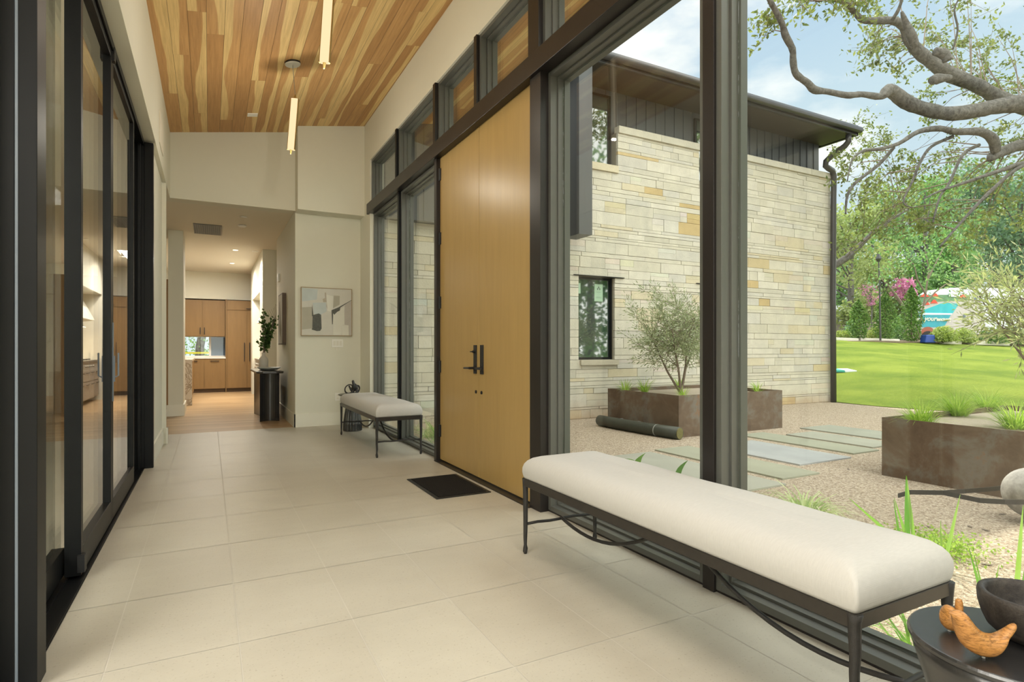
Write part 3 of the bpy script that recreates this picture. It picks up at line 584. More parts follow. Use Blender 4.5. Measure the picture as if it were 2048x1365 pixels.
# =================================================================== BENCHES
def bench(x0, x1, y0, y1, label, small):
    root = empty('upholstered_bench', ((x0 + x1) / 2, (y0 + y1) / 2, 0), label, 'bench', 'white upholstered benches with black iron legs')
    zt = 0.423
    fr_ = MB(); t = 0.022
    fr_.box(x0, x0 + t, y0, y1, zt - 0.042, zt); fr_.box(x1 - t, x1, y0, y1, zt - 0.042, zt); fr_.box(x0 + t, x1 - t, y0, y0 + t, zt - 0.042, zt); fr_.box(x0 + t, x1 - t, y1 - t, y1, zt - 0.042, zt)
    fr_.box(x0 + t, x1 - t, y0 + t, y1 - t, zt - 0.02, zt - 0.002)
    fr_.build('seat_frame', 'bench_frame_metal', root, bevel=0.002)
    # cushion rings
    W_, L_ = (x1 - x0), (y1 - y0); cx, cy = (x0 + x1) / 2, (y0 + y1) / 2
    rings = [(0.004, 0.0), (0.000, 0.012), (-0.004, 0.035), (-0.003, 0.06), (0.003, 0.082), (0.014, 0.100), (0.032, 0.116), (0.058, 0.127), (0.10, 0.134), (0.16, 0.138), (0.22, 0.140)]
    mb = MB(); vs = []; NS = 10; NL = 24; cnt = None
    for ins, dz in rings:
        hw, hl = W_ / 2 - ins, L_ / 2 - ins * 1.1; r = min(0.012 + max(ins, 0) * 0.38, hw * 0.98)
        ring = []
        for (sx, sy, a0) in ((1, 1, 0), (-1, 1, 90), (-1, -1, 180), (1, -1, 270)):
            for k in range(7):
                a = math.radians(a0 + 90 * k / 6); ring.append((cx + sx * (hw - r) + r * math.cos(a), cy + sy * (hl - r) + r * math.sin(a)))
            # points along the straight edge to the next corner
            nx_, ny_ = {(1, 1): (-1, 1), (-1, 1): (-1, -1), (-1, -1): (1, -1), (1, -1): (1, 1)}[(sx, sy)]
            ang = math.radians(a0 + 90); pA = ring[-1]; pB = (cx + nx_ * (hw - r) + r * math.cos(ang), cy + ny_ * (hl - r) + r * math.sin(ang))
            nn_ = 4 if sy == ny_ else 16
            for k in range(1, nn_): ring.append((pA[0] + (pB[0] - pA[0]) * k / nn_, pA[1] + (pB[1] - pA[1]) * k / nn_))
        for (x, y) in ring:
            wob = 0.0022 * math.sin(9 * y + 3 * x) if dz > 0.03 else 0
            vs.append((x, y, zt + 0.001 + dz + wob))
        cnt = len(ring)
    fs = [(i * cnt + k, i * cnt + (k + 1) % cnt, (i + 1) * cnt + (k + 1) % cnt, (i + 1) * cnt + k) for i in range(len(rings) - 1) for k in range(cnt)]
    vs.append((cx, cy, zt + 0.1415)); top = len(rings) - 1
    fs += [(top * cnt + k, top * cnt + (k + 1) % cnt, len(vs) - 1) for k in range(cnt)]; fs.append(tuple(range(cnt - 1, -1, -1)))
    mb.add(vs, fs); mb.build('cushion', 'linen', root, smooth=True, label='off-white linen cushion')
    rr = random.Random(3)
    for sx, xx in ((1, x0), (-1, x1)):
        for sy, yy in ((1, y0), (-1, y1)):
            px, py = xx + sx * 0.012, yy + sy * 0.012; pts = []; rad = []
            zs = [0.0, 0.012, 0.03, 0.05, 0.09, 0.14, 0.2, 0.26, 0.31, 0.36, 0.40, 0.421]
            rs = [0.009, 0.013, 0.0135, 0.009, 0.011, 0.0115, 0.0125, 0.0135, 0.0145, 0.016, 0.018, 0.020]
            for z, r in zip(zs, rs): pts.append((px + rr.uniform(-.0015, .0015), py + rr.uniform(-.0015, .0015), z)); rad.append(r * rr.uniform(0.95, 1.06))
            MB().tube(pts, rad, 9).build('leg', 'hammered_iron', root, smooth=True)
    for yy in (y0 + 0.012, y1 - 0.012):
        MB().tube([(x0 + 0.012 + (x1 - x0 - 0.024) * k / 6, yy, 0.165 + 0.003 * math.sin(k * 2.0)) for k in range(7)], 0.0085, 8).build('stretcher', 'hammered_iron', root, smooth=True)
    # two sagging rods from each end stretcher up to the middle of the frame
    for s_, ya in ((1, y0 + 0.012), (-1, y1 - 0.012)):
        pts = []
        for k in range(15):
            q = k / 14; y = ya + s_ * q * (L_ / 2 - 0.03); z = 0.170 - 0.42 * q * (1 - q) * 0.55 + 0.21 * q ** 2.3
            pts.append((cx, y, z))
        MB().tube(pts, 0.0095, 8).build('curved_rod', 'hammered_iron', root, smooth=True)
    return root
bench(1.555, 2.055, 0.945, 2.825, 'long white bench in the foreground beside the nearest tall window', False)
bench(1.545, 2.050, 5.98, 7.83, 'white bench at the far end, between the oak doors and the painting', True)

# =================================================================== NEAR SIDE TABLE, BOWL, BIRDS
TC = (1.564, 0.609)
t = empty('side_table', (TC[0], TC[1], 0), 'round black wooden drum side table beside the near bench', 'table')
MB().lathe([(0.10, 0), (0.125, 0.004), (0.128, 0.03), (0.122, 0.10), (0.122, 0.20), (0.135, 0.30), (0.158, 0.39), (0.176, 0.45), (0.184, 0.482)], (TC[0], TC[1], 0), 64).build('base', 'black_oak_table', t, smooth=True)
MB().lathe([(0.184, 0.483), (0.1885, 0.487), (0.189, 0.494), (0.186, 0.499), (0.183, 0.500)], (TC[0], TC[1], 0), 64).build('tabletop', 'black_oak_table', t, smooth=False)
BC = (1.626, 0.592)
prof = [(0.05, 0), (0.062, 0.004), (0.082, 0.022), (0.092, 0.045), (0.098, 0.068), (0.100, 0.090), (0.098, 0.098), (0.091, 0.100), (0.085, 0.097), (0.082, 0.085), (0.076, 0.055), (0.062, 0.035), (0.03, 0.024), (0.001, 0.022)]
tag(MB().lathe(prof, (BC[0], BC[1], 0.501), 56).build('bowl', 'charred_bowl', smooth=True), 'dark charred wooden bowl on the near side table', 'bowl')
z5 = lambda x, y: (1780 + x / 5.81, 1130 + y / 5.81)
def bird(foot_px, pairs, label):
    """pairs: outline points (upper edge, lower edge) from beak to tail; the body is lofted round through them"""
    d = onz(*z5(*foot_px), 0.5).dot(Vector((SY, CY, 0))); foot = P(*z5(*foot_px), d); F_ = Vector((SY, CY, 0))
    A = [P(*z5(a, b_), d) for a, b_, c, e_ in pairs]; B = [P(*z5(c, e_), d) for a, b_, c, e_ in pairs]
    def cat(L_):
        o_ = []; n = len(L_)
        for i in range(n - 1):
            p0, p1, p2, p3 = L_[max(i - 1, 0)], L_[i], L_[i + 1], L_[min(i + 2, n - 1)]
            for k in range(4): t_ = k / 4; o_.append(0.5 * ((2 * p1) + (p2 - p0) * t_ + (2 * p0 - 5 * p1 + 4 * p2 - p3) * t_ ** 2 + (3 * p1 - p0 - 3 * p2 + p3) * t_ ** 3))
        return o_ + [L_[-1]]
    A, B = cat(A), cat(B); vs = []; S_ = 18
    for a, b_ in zip(A, B):
        c = (a + b_) / 2; h_ = (a - b_) / 2; w_ = min(h_.length * 0.92, 0.026)
        for k in range(S_): q = 2 * math.pi * k / S_; vs.append(c + h_ * math.cos(q) + F_ * (w_ * math.sin(q)))
    n = len(A); fs = [(i * S_ + k, i * S_ + (k + 1) % S_, (i + 1) * S_ + (k + 1) % S_, (i + 1) * S_ + k) for i in range(n - 1) for k in range(S_)] + [tuple(range(S_ - 1, -1, -1)), tuple(range((n - 1) * S_, n * S_))]
    root = empty('bird_figurine', (foot.x, foot.y, 0.5), label, 'figurine', 'carved wooden birds on the near side table')
    MB().add(vs, fs).build('body', 'bird_wood', root, smooth=True)
    MB().tube([(foot.x, foot.y, 0.5005), (foot.x, foot.y, max(min(v.z for v in vs) + 0.006, 0.508))], 0.0035, 8).build('foot', 'wire_grey', root, label='short pale metal foot')
bird((1085, 1085), [(682, 560, 682, 570), (705, 550, 708, 588), (748, 534, 732, 632), (805, 530, 752, 700), (870, 562, 778, 790), (930, 640, 812, 880), (1000, 722, 875, 965), (1080, 782, 975, 1030), (1160, 806, 1085, 1062), (1235, 806, 1185, 1052), (1305, 776, 1262, 985), (1352, 742, 1315, 895), (1400, 704, 1385, 825), (1440, 682, 1445, 760), (1460, 692, 1466, 716)],
     'carved wooden bird in front with its tail raised to the right')
bird((690, 775), [(628, 504, 630, 516), (648, 482, 628, 560), (690, 472, 604, 632), (738, 500, 616, 702), (756, 560, 662, 750), (765, 590, 735, 766), (767, 570, 800, 740), (765, 530, 836, 640), (763, 475, 841, 530), (765, 422, 840, 436), (782, 398, 824, 400)],
     'smaller carved wooden bird behind with its tail straight up')

# =================================================================== FAR PEDESTAL TABLE + KNOT SCULPTURE
FT = (1.775, 8.15)
t = empty('pedestal_table', (FT[0], FT[1], 0), 'small black pedestal table with fluted base behind the far bench', 'table')
MB().lathe([(0.125, 0), (0.130, 0.01), (0.128, 0.10), (0.112, 0.22), (0.092, 0.34), (0.072, 0.44), (0.066, 0.47)], (FT[0], FT[1], 0), 96, flute=lambda q, z: 1 - 0.05 * abs(math.sin(q * 12))).build('fluted_base', 'black_oak_table', t, smooth=False)
MB().lathe([(0.07, 0.468), (0.14, 0.478), (0.185, 0.494), (0.195, 0.502), (0.195, 0.508), (0.188, 0.512)], (FT[0], FT[1], 0), 48).build('tabletop', 'black_oak_table', t, smooth=False)
mb = MB(); c0 = Vector((FT[0] - 0.005, FT[1] - 0.02, 0.512))
def loop(cx, cz, rx, rz, tilt, w, yo, a0=0, a1=360, n=28):
    R_ = Vector((CY, -SY, 0)); F_ = Vector((SY, CY, 0)); pts = []
    for k in range(n + 1):
        a = math.radians(a0 + (a1 - a0) * k / n); x = rx * math.cos(a); z = rz * math.sin(a)
        xr = x * math.cos(tilt) - z * math.sin(tilt); zr = x * math.sin(tilt) + z * math.cos(tilt)
        pts.append(c0 + R_ * (cx + xr) + F_ * (yo + 0.03 * math.sin(a)) + Vector((0, 0, cz + zr)))
    mb.tube(pts, [w] * len(pts), 8, sx=1.0, sy=0.45)
loop(-0.045, 0.068, 0.062, 0.060, 0.2, 0.012, 0.0); loop(0.028, 0.070, 0.032, 0.066, 0.25, 0.018, 0.01); loop(0.045, 0.060, 0.040, 0.054, -0.3, 0.012, 0.03)
R_ = Vector((CY, -SY, 0))
mb.tube([c0 + R_ * 0.0 + Vector((0, 0, 0.19)), c0 + R_ * 0.005 + Vector((0, 0, 0.185)), c0 + R_ * 0.02 + Vector((0, 0, 0.12)), c0 + R_ * 0.03 + Vector((0, 0, 0.05)), c0 + R_ * 0.01 + Vector((0, 0, 0.014)), c0 + R_ * -0.02 + Vector((0, 0, 0.06)), c0 + R_ * -0.05 + Vector((0, 0, 0.115))], [0.008, 0.016, 0.020, 0.022, 0.020, 0.016, 0.010], 10)
tag(mb.build('loop_sculpture', 'black_matte', smooth=True), 'glossy black looped knot sculpture on the pedestal table', 'sculpture')

# =================================================================== DOORMAT
mc = [onz(814.8, 959.9), onz(871.5, 1000.5), onz(981.2, 985.6), onz(912, 950)]
x0, x1, y0, y1 = 1.528, 1.988, 4.13, 4.87
t = empty('doormat', ((x0 + x1) / 2, (y0 + y1) / 2, 0), 'black doormat with a rubber border in front of the oak doors', 'mat')
mb = MB()
for a in ((x0, x1, y0, y0 + 0.03), (x0, x1, y1 - 0.03, y1), (x0, x0 + 0.03, y0 + 0.03, y1 - 0.03), (x1 - 0.03, x1, y0 + 0.03, y1 - 0.03)): mb.box(*a, 0.001, 0.007)
mb.build('rubber_border', 'black_matte', t); MB().box(x0 + 0.03, x1 - 0.03, y0 + 0.03, y1 - 0.03, 0.001, 0.011).build('carpet_insert', 'doormat', t)

# =================================================================== PAINTINGS
# abstract painting: thin canvas with paint patches in a slim oak frame
t = empty('abstract_painting', (1.55, 8.87, 1.33), 'abstract painting in greys and whites with a slim oak frame on the end wall', 'painting')
X0, X1, Z0, Z1 = 1.185, 1.915, 1.335, 2.045; YF = 8.828
plain('canvas_white', (0.60, 0.585, 0.53), 0.8, var=0.12, scale=5); plain('paint_grey_blue', (0.50, 0.55, 0.55), 0.8, var=0.1); plain('paint_taupe', (0.42, 0.40, 0.33), 0.8, var=0.12)
plain('paint_charcoal', (0.10, 0.105, 0.095), 0.7, var=0.4, scale=40); plain('paint_beige', (0.46, 0.41, 0.33), 0.8, var=0.15, scale=20); plain('paint_cream', (0.68, 0.67, 0.60), 0.8, var=0.06); plain('paint_mauve', (0.47, 0.44, 0.40), 0.8, var=0.08)
plain('oak_frame', (0.36, 0.26, 0.14), 0.5); plain('dark_oak_frame', (0.11, 0.07, 0.04), 0.5, var=0.2)
MB().box(X0 + 0.006, X1 - 0.006, YF + 0.006, 8.868, Z0 + 0.006, Z1 - 0.006).build('canvas', 'canvas_white', t)
mb = MB(); w = 0.008
for a in ((X0, X0 + w, Z0, Z1), (X1 - w, X1, Z0, Z1), (X0 + w, X1 - w, Z0, Z0 + w), (X0 + w, X1 - w, Z1 - w, Z1)): mb.box(a[0], a[1], YF, 8.868, a[2], a[3])
mb.build('frame', 'oak_frame', t)
def uvp(x, y):   # painting zoom pixels (115..960, 140..975) to the canvas
    q = (x - 115) / 845; ztop = 140 + q * 35; return (X0 + q * (X1 - X0), Z1 - (y - ztop) / (972 - ztop) * (Z1 - Z0))
patches = [('paint_grey_blue', [(125, 160), (385, 180), (370, 355), (130, 390)]), ('paint_taupe', [(130, 490), (290, 480), (300, 850), (130, 870)]), ('paint_grey_blue', [(305, 410), (520, 405), (530, 560), (440, 610), (320, 600)]),
    ('paint_cream', [(530, 270), (640, 300), (635, 530), (600, 560), (545, 545)]), ('paint_beige', [(465, 345), (505, 330), (500, 235), (522, 235), (530, 400), (475, 400)]), ('paint_beige', [(530, 400), (545, 515), (528, 470)]),
    ('paint_taupe', [(650, 285), (750, 290), (748, 440), (640, 500)]), ('paint_mauve', [(835, 440), (955, 370), (955, 970), (900, 970), (900, 790), (835, 780)]), ('paint_cream', [(780, 790), (900, 790), (905, 970), (790, 970)]),
    ('paint_cream', [(640, 600), (830, 470), (830, 780), (780, 790), (780, 960), (640, 960)]),
    ('paint_charcoal', [(300, 620), (400, 592), (440, 615), (448, 850), (425, 888), (370, 893), (285, 868), (297, 840)]), ('paint_charcoal', [(292, 438), (312, 600), (318, 640), (290, 640)]),
    ('paint_charcoal', [(612, 535), (720, 490), (955, 358), (955, 366), (850, 430), (760, 490), (752, 540), (705, 565), (660, 612), (640, 590), (633, 775), (622, 775), (615, 600)])]
for k, (mt, pl) in enumerate(patches):
    pts = [(uvp(x, y)[0], YF + 0.0055 - 0.0003 * k, uvp(x, y)[1]) for x, y in pl]
    MB().extr(pts, (0, 0.0012, 0)).build('paint_patch', mt, t)
t = empty('framed_picture', (1.11, 10.25, 1.21), 'deep brown framed picture above the black console', 'picture')
MB().box(1.050, 1.108, 9.98, 10.58, 1.21, 2.05).build('frame', 'dark_oak_frame', t); MB().box(1.046, 1.050, 10.0, 10.56, 1.23, 2.03).build('canvas', 'canvas_white', t)
MB().extr([(1.0458, 10.05, 1.45), (1.0458, 10.30, 1.95), (1.0458, 10.42, 1.9), (1.0458, 10.25, 1.35)], (-0.001, 0, 0)).build('paint_patch', 'paint_taupe', t)

# switches, outlets, thermostat
t = empty('switch_plate', (1.70, 8.87, 1.17), 'wide white light switch plate below the painting', 'switch')
MB().box(1.625, 1.79, 8.863, 8.869, 1.165, 1.285).build('cover_plate', 'white_plastic', t, bevel=0.001)
for k in range(3): MB().box(1.648 + k * 0.045, 1.680 + k * 0.045, 8.858, 8.864, 1.19, 1.26).build('rocker', 'grey_white_plastic', t)
for a_ in (1.685, 1.73): MB().box(a_, a_ + 0.015, 8.861, 8.868, 1.12, 1.16).build('label_tab', 'grey_white_plastic', t)
def outlet(loc, ax, label):
    t = empty('wall_outlet', loc, label, 'outlet'); x, y, z = loc
    if ax == 'y':
        MB().box(x - 0.036, x + 0.036, y - 0.006, y - 0.001, z - 0.058, z + 0.058).build('cover_plate', 'white_plastic', t)
        for dz in (-0.022, 0.022): MB().box(x - 0.016, x + 0.016, y - 0.009, y - 0.006, z + dz - 0.014, z + dz + 0.014).build('socket', 'grey_white_plastic', t)
    else:
        MB().box(x - 0.006, x - 0.001, y - 0.036, y + 0.036, z - 0.058, z + 0.058).build('cover_plate', 'white_plastic', t)
outlet((1.71, 8.87, 0.42), 'y', 'white wall outlet low beside the far bench')
outlet((1.08, 12.6, 1.22), 'y', 'white wall outlet beyond the black console')
tag(MB().box(1.075, 1.109, 10.9, 11.02, 2.33, 2.47).build('alarm_sensor', 'white_plastic', bevel=0.004), 'small white sensor box high on the passage wall', 'sensor')

# =================================================================== CONSOLE, VASE, DISH
t = empty('console_table', (0.85, 10.4, 0), 'black console table with curved plinth base in the passage', 'table')
def arcpts(a, b, sag, n=10):
    a, b = Vector(a), Vector(b); d = b - a; nrm = Vector((-d.y, d.x)).normalized(); return [tuple(a + d * (k / n) + nrm * (sag * 4 * (k / n) * (1 - k / n))) for k in range(n)]
fp = arcpts((0.700, 9.76), (0.985, 9.76), 0.10) + arcpts((0.985, 9.76), (1.00, 11.05), 0.06) + arcpts((1.00, 11.05), (0.700, 11.05), 0.10) + arcpts((0.700, 11.05), (0.700, 9.76), 0.07)
MB().prism(fp, 0.0, 0.755).build('plinth_base', 'black_oak_table', t)
cx0, cx1, cy0, cy1, r = 0.640, 1.045, 9.62, 11.2, 0.12; pl = []
for (qx, qy, a0) in ((cx1 - r, cy1 - r, 0), (cx0 + r, cy1 - r, 90), (cx0 + r, cy0 + r, 180), (cx1 - r, cy0 + r, 270)):
    for k in range(9): a = math.radians(a0 + 90 * k / 8); pl.append((qx + r * math.cos(a), qy + r * math.sin(a)))
MB().prism(pl, 0.756, 0.79).build('tabletop', 'black_oak_table', t, bevel=0.006)
VP = (0.80, 10.35)
t = empty('vase', (VP[0], VP[1], 0.79), 'ribbed cream bottle vase on the black console', 'vase')
pr_ = [(0.045, 0), (0.068, 0.008)] + [(0.072 + 0.0018 * (k % 2), 0.02 + 0.012 * k) for k in range(13)] + [(0.066, 0.19), (0.045, 0.215), (0.030, 0.235), (0.027, 0.26), (0.033, 0.285), (0.026, 0.285), (0.02, 0.25)]
MB().lathe(pr_, (VP[0], VP[1], 0.791), 36).build('body', 'ceramic_white', t, smooth=True)
eu = empty('eucalyptus_branches', (VP[0], VP[1], 1.0), 'dark green eucalyptus stems in the cream vase', 'foliage')
st = MB(); CC = []
for k in range(9):
    tip = P(530 + random.uniform(-8, 26), 640 + random.uniform(-22, 26), 9.68 + random.uniform(-.1, .1)); b0 = Vector((VP[0], VP[1], 1.03)); pts = [b0 + (tip - b0) * q + Vector((0, 0, 0.05 * math.sin(q * 3))) for q in (0, .25, .5, .75, 1)]
    st.tube(pts, [0.004, 0.0035, 0.003, 0.002, 0.001], 5)
    for q in np.linspace(0.25, 1, 46): CC.append(b0 + (tip - b0) * q + Vector([random.gauss(0, 0.032) for _ in range(3)]))
tip = P(515, 681, 9.8)
for q in np.linspace(0.2, 1, 14): CC.append(Vector((VP[0], VP[1], 1.08)).lerp(tip, q) + Vector([random.gauss(0, 0.012) for _ in range(3)]))
for k in range(6):
    a = P(548 + k * 1.0, 648 - k * 4, 9.7); b_ = P(541 + 2 * k, 634 - k * 5, 9.7); c_ = P(534 + 4 * k, 622 - k * 2, 9.7); st.tube([Vector((VP[0], VP[1], 1.2)).lerp(a, 0.7), a, b_, c_], [0.003, 0.002, 0.002, 0.0012], 5)
st.build('stem', 'twig_bark', eu)
CC = np.array([tuple(c) for c in CC]); quads('leaves', CC, rdir(len(CC)), rdir(len(CC)), 0.055, 0.046, 'eucalyptus_leaf', eu)
tag(MB().lathe([(0.07, 0), (0.12, 0.012), (0.165, 0.035), (0.185, 0.052), (0.180, 0.052), (0.155, 0.033), (0.11, 0.018), (0.001, 0.012)], (0.85, 10.03, 0.791), 40, flute=lambda q, z: 1 + 0.05 * math.sin(3 * q + 1)).build('dish', 'dish_grey', smooth=True), 'shallow pale grey dish on the black console', 'dish')

# =================================================================== KITCHEN
def handle_bar(par, x, y, z, l, vert=True):
    if vert: MB().box(x - 0.008, x + 0.008, y - 0.035, y - 0.024, z, z + l).box(x - 0.005, x + 0.005, y - 0.03, y, z + 0.02, z + 0.03).box(x - 0.005, x + 0.005, y - 0.03, y, z + l - 0.03, z + l - 0.02).build('handle', 'black_matte', par)
    else: MB().box(x - l / 2, x + l / 2, y - 0.035, y - 0.024, z - 0.008, z + 0.008).box(x - l / 2 + 0.02, x - l / 2 + 0.03, y - 0.03, y, z - 0.005, z + 0.005).box(x + l / 2 - 0.03, x + l / 2 - 0.02, y - 0.03, y, z - 0.005, z + 0.005).build('handle', 'black_matte', par)
t = empty('upper_cabinet', (-0.15, 17.2, 1.46), 'oak upper cabinet above the kitchen window strip', 'cabinet')
MB().box(-0.66, 0.38, 17.0, 17.38, 1.46, 2.41).build('body', 'walnut_cabinet', t)
for a, b_, hx in ((-0.655, -0.155, -0.20), (-0.150, 0.375, -0.105)):
    d = MB().box(a, b_, 16.975, 17.0, 1.465, 2.40).build('door', 'walnut_cabinet', t); handle_bar(d, hx, 16.975, 1.51, 0.18)
t = empty('base_cabinet', (-0.15, 17.1, 0), 'oak base cabinet with drawers under the kitchen window', 'cabinet')
MB().box(-0.95, 0.38, 16.82, 17.38, 0.10, 0.88).build('body', 'walnut_cabinet', t); MB().box(-0.95, 0.38, 16.88, 17.3, 0, 0.10).build('toe_kick', 'dark_oak_frame', t)
for a, b_ in ((-0.60, -0.115), (-0.108, 0.375)):
    d = MB().box(a, b_, 16.80, 16.82, 0.105, 0.875).build('drawer', 'walnut_cabinet', t); handle_bar(d, (a + b_) / 2, 16.80, 0.82, 0.2, False)
tag(MB().box(-0.95, 0.39, 16.78, 17.39, 0.882, 0.925).build('worktop', 'white_plastic'), 'pale kitchen worktop under the window strip', 'worktop')
t = empty('tall_cabinet', (0.95, 17.1, 0), 'tall oak refrigerator cabinet with long black handles', 'cabinet')
MB().box(0.40, 1.9, 16.82, 17.38, 0.10, 2.41).build('body', 'walnut_cabinet', t); MB().box(0.40, 1.9, 16.88, 17.3, 0, 0.10).build('toe_kick', 'dark_oak_frame', t)
MB().box(0.385, 0.405, 16.78, 17.38, 0, 2.43).build('side_panel', 'walnut_cabinet', t)
for a, b_, hx in ((0.42, 0.890, 0.83), (0.896, 1.36, 0.955)):
    d = MB().box(a, b_, 16.80, 16.82, 0.105, 2.14).build('door', 'walnut_cabinet', t); handle_bar(d, hx, 16.80, 0.80, 0.50)
d = MB().box(0.42, 1.36, 16.80, 16.82, 2.16, 2.39).build('drawer', 'walnut_cabinet', t); handle_bar(d, 1.02, 16.80, 2.20, 0.3, False)
o = struct(MB().box(-0.70, -0.66, 17.4, 17.5, 0.93, 1.47).box(0.42, 0.46, 17.4, 17.5, 0.93, 1.47).box(-0.66, 0.42, 17.4, 17.5, 0.93, 0.95).box(-0.66, 0.42, 17.4, 17.5, 1.45, 1.47).box(0.0, 0.05, 17.4, 17.5, 0.95, 1.45).build('window_21', 'white_plastic'), 'low strip window between the kitchen cabinets', 'window')
MB().box(-0.66, 0.42, 17.44, 17.45, 0.95, 1.45).build('glass_pane', 'glass', o); MB().box(0.05, 0.42, 17.455, 17.462, 0.95, 1.45).build('insect_screen', 'screen_blue', o)
tag(MB().box(-0.8, 0.0, 17.62, 17.625, 1.0, 1.05).build('caution_tape', 'yellow_tape'), 'strip of yellow caution tape outside the kitchen window', 'tape')
t = empty('kitchen_island', (-1.0, 14.5, 0), 'kitchen island with a veined marble waterfall end', 'island')
MB().box(-1.75, -0.335, 13.26, 15.8, 0.1, 0.88).build('body', 'walnut_cabinet', t); MB().box(-1.8, -0.30, 13.2, 15.85, 0.88, 0.92).build('worktop', 'marble', t); MB().box(-1.8, -0.30, 13.2, 13.25, 0, 0.88).build('waterfall_end', 'marble', t)
for k in range(3): MB().box(-0.335, -0.320, 13.3 + k * 0.83, 14.1 + k * 0.83, 0.13, 0.86).build('drawer', 'walnut_cabinet', t)
tag(MB().box(-2.4, -0.64, 12.6, 13.1, 0, 2.45).build('pantry_cabinet', 'walnut_cabinet', bevel=0.003), 'tall oak pantry cabinet edge left of the white pillar', 'cabinet')
t = empty('kitchen_range', (1.3, 14.5, 0), 'steel kitchen range with drawers in the lit alcove', 'range')
MB().box(1.02, 1.74, 13.35, 15.65, 0.1, 0.86).build('body', 'range_front', t); MB().box(1.0, 1.74, 13.35, 15.65, 0.862, 0.90).build('cooktop', 'steel_range', t)
for j in range(4):
    for z0_, z1_ in ((0.12, 0.46), (0.48, 0.70)):
        d = MB().box(1.0, 1.02, 13.37 + j * 0.57, 13.92 + j * 0.57, z0_, z1_).build('drawer', 'range_front', t); MB().box(0.98, 0.99, 13.5 + j * 0.57, 13.8 + j * 0.57, z1_ - 0.06, z1_ - 0.045).build('handle', 'black_matte', d)
for j in range(5): MB().tube([(1.0, 14.0 + j * 0.2, 0.78), (0.965, 14.0 + j * 0.2, 0.78)], 0.025, 14).build('knob', 'steel_range', t)
for j in range(3):
    gm = MB()
    for k in range(4): gm.box(1.1 + k * 0.15, 1.115 + k * 0.15, 13.8 + j * 0.5, 14.25 + j * 0.5, 0.90, 0.925)
    gm.build('burner_grate', 'black_matte', t)
mb = MB(); mb.extr([(1.02, 13.75, 1.75), (1.74, 13.75, 1.65), (1.74, 13.75, 2.34), (1.3, 13.75, 2.34)], (0, 1.5, 0)); tag(mb.build('range_hood', 'white_paint'), 'white plaster range hood above the kitchen range', 'hood')
lamp('range_hood_lamp', 'AREA', (1.3, 14.5, 1.6), 14, (1.0, 0.80, 0.52), shape='RECTANGLE', size=0.3, size_y=1.2)
t = empty('flower_bunch', (1.02, 13.0, 0.0), 'x', 'x'); bpy.data.objects.remove(t)

# ceiling fixtures of the passage
def grille(b, n, label):
    t = empty('ceiling_vent', ((b[0] + b[1]) / 2, (b[2] + b[3]) / 2, 3.15), label, 'vent')
    MB().box(b[0], b[1], b[2], b[3], 3.140, 3.148).build('backing', 'grille_grey', t)
    m = MB(); k = 0; yy = b[2]
    while yy < b[3]: m.box(b[0], b[1], yy, yy + 0.012, 3.132, 3.140); yy += 0.04
    xx = b[0]
    while xx < b[1] + 0.01: m.box(xx, xx + 0.006, b[2], b[3], 3.131, 3.134); xx += 0.03
    m.build('louvres', 'wire_grey', t)
grille((-0.225, 0.185, 10.48, 11.32), 20, 'grey return air grille in the passage ceiling')
for i, (x, y, l, on) in enumerate([(0.476, 12.95, 'recessed downlight glowing, nearer of the two lit ones', 1), (0.479, 15.0, 'recessed downlight glowing, farther of the two lit ones', 1), (0.846, 12.93, 'unlit recessed downlight near the passage wall', 0)]):
    t = empty('ceiling_downlight', (x, y, 3.15), l, 'light', 'recessed kitchen downlights')
    MB().lathe([(0.05, -0.004), (0.065, -0.007), (0.07, -0.002)], (x, y, 3.149), 24).build('trim_ring', 'white_plastic', t)
    MB().lathe([(0.001, -0.0085), (0.045, -0.0085), (0.046, -0.0045)], (x, y, 3.149), 24).build('lens', 'lit_downlight' if on else 'grey_white_plastic', t)
    if on: lamp('downlight_lamp', 'SPOT', (x, y, 3.12), 110, (1.0, 0.90, 0.75), spot_size=2.7, spot_blend=0.8, shadow_soft_size=0.03)
tag(MB().lathe([(0.06, -0.001), (0.065, -0.012), (0.05, -0.03), (0.001, -0.032)], (0.476, 10.29, 3.149), 28).build('smoke_detector', 'white_plastic', smooth=True), 'round white smoke detector in the passage ceiling', 'detector')
tag(MB().lathe([(0.05, -0.001), (0.052, -0.006), (0.001, -0.007)], (0.463, 9.62, 3.149), 28).build('sprinkler_cover', 'white_plastic', smooth=True), 'flat white sprinkler cover nearest the hall', 'sprinkler cover')
# on the hall: narrow wall vent and a white sensor plate on the boards
x, y, z = 0.36, 0, 0
q = P(505, 229, 1.0) - Vector((0, 0, CH))
tt = (4.10 - CH) / (q.z - 0.175 * q.x); sx_, sy_ = q.x * tt, q.y * tt
mb = MB(); mb.extr([(sx_ - 0.06, sy_ - 0.05, CZ(sx_ - 0.06) - 0.012), (sx_ + 0.06, sy_ - 0.05, CZ(sx_ + 0.06) - 0.012), (sx_ + 0.06, sy_ - 0.05, CZ(sx_ + 0.06) - 0.001), (sx_ - 0.06, sy_ - 0.05, CZ(sx_ - 0.06) - 0.001)], (0, 0.1, 0))
tag(mb.build('ceiling_plate', 'white_plastic'), 'small white rectangular plate on the cedar ceiling', 'plate')
tag(MB().box(-0.4565, -0.448, 6.95, 7.45, 3.28, 3.62).build('wall_speaker_grille', 'warm_ceiling_paint'), 'flush rectangular grille high on the left wall', 'vent')

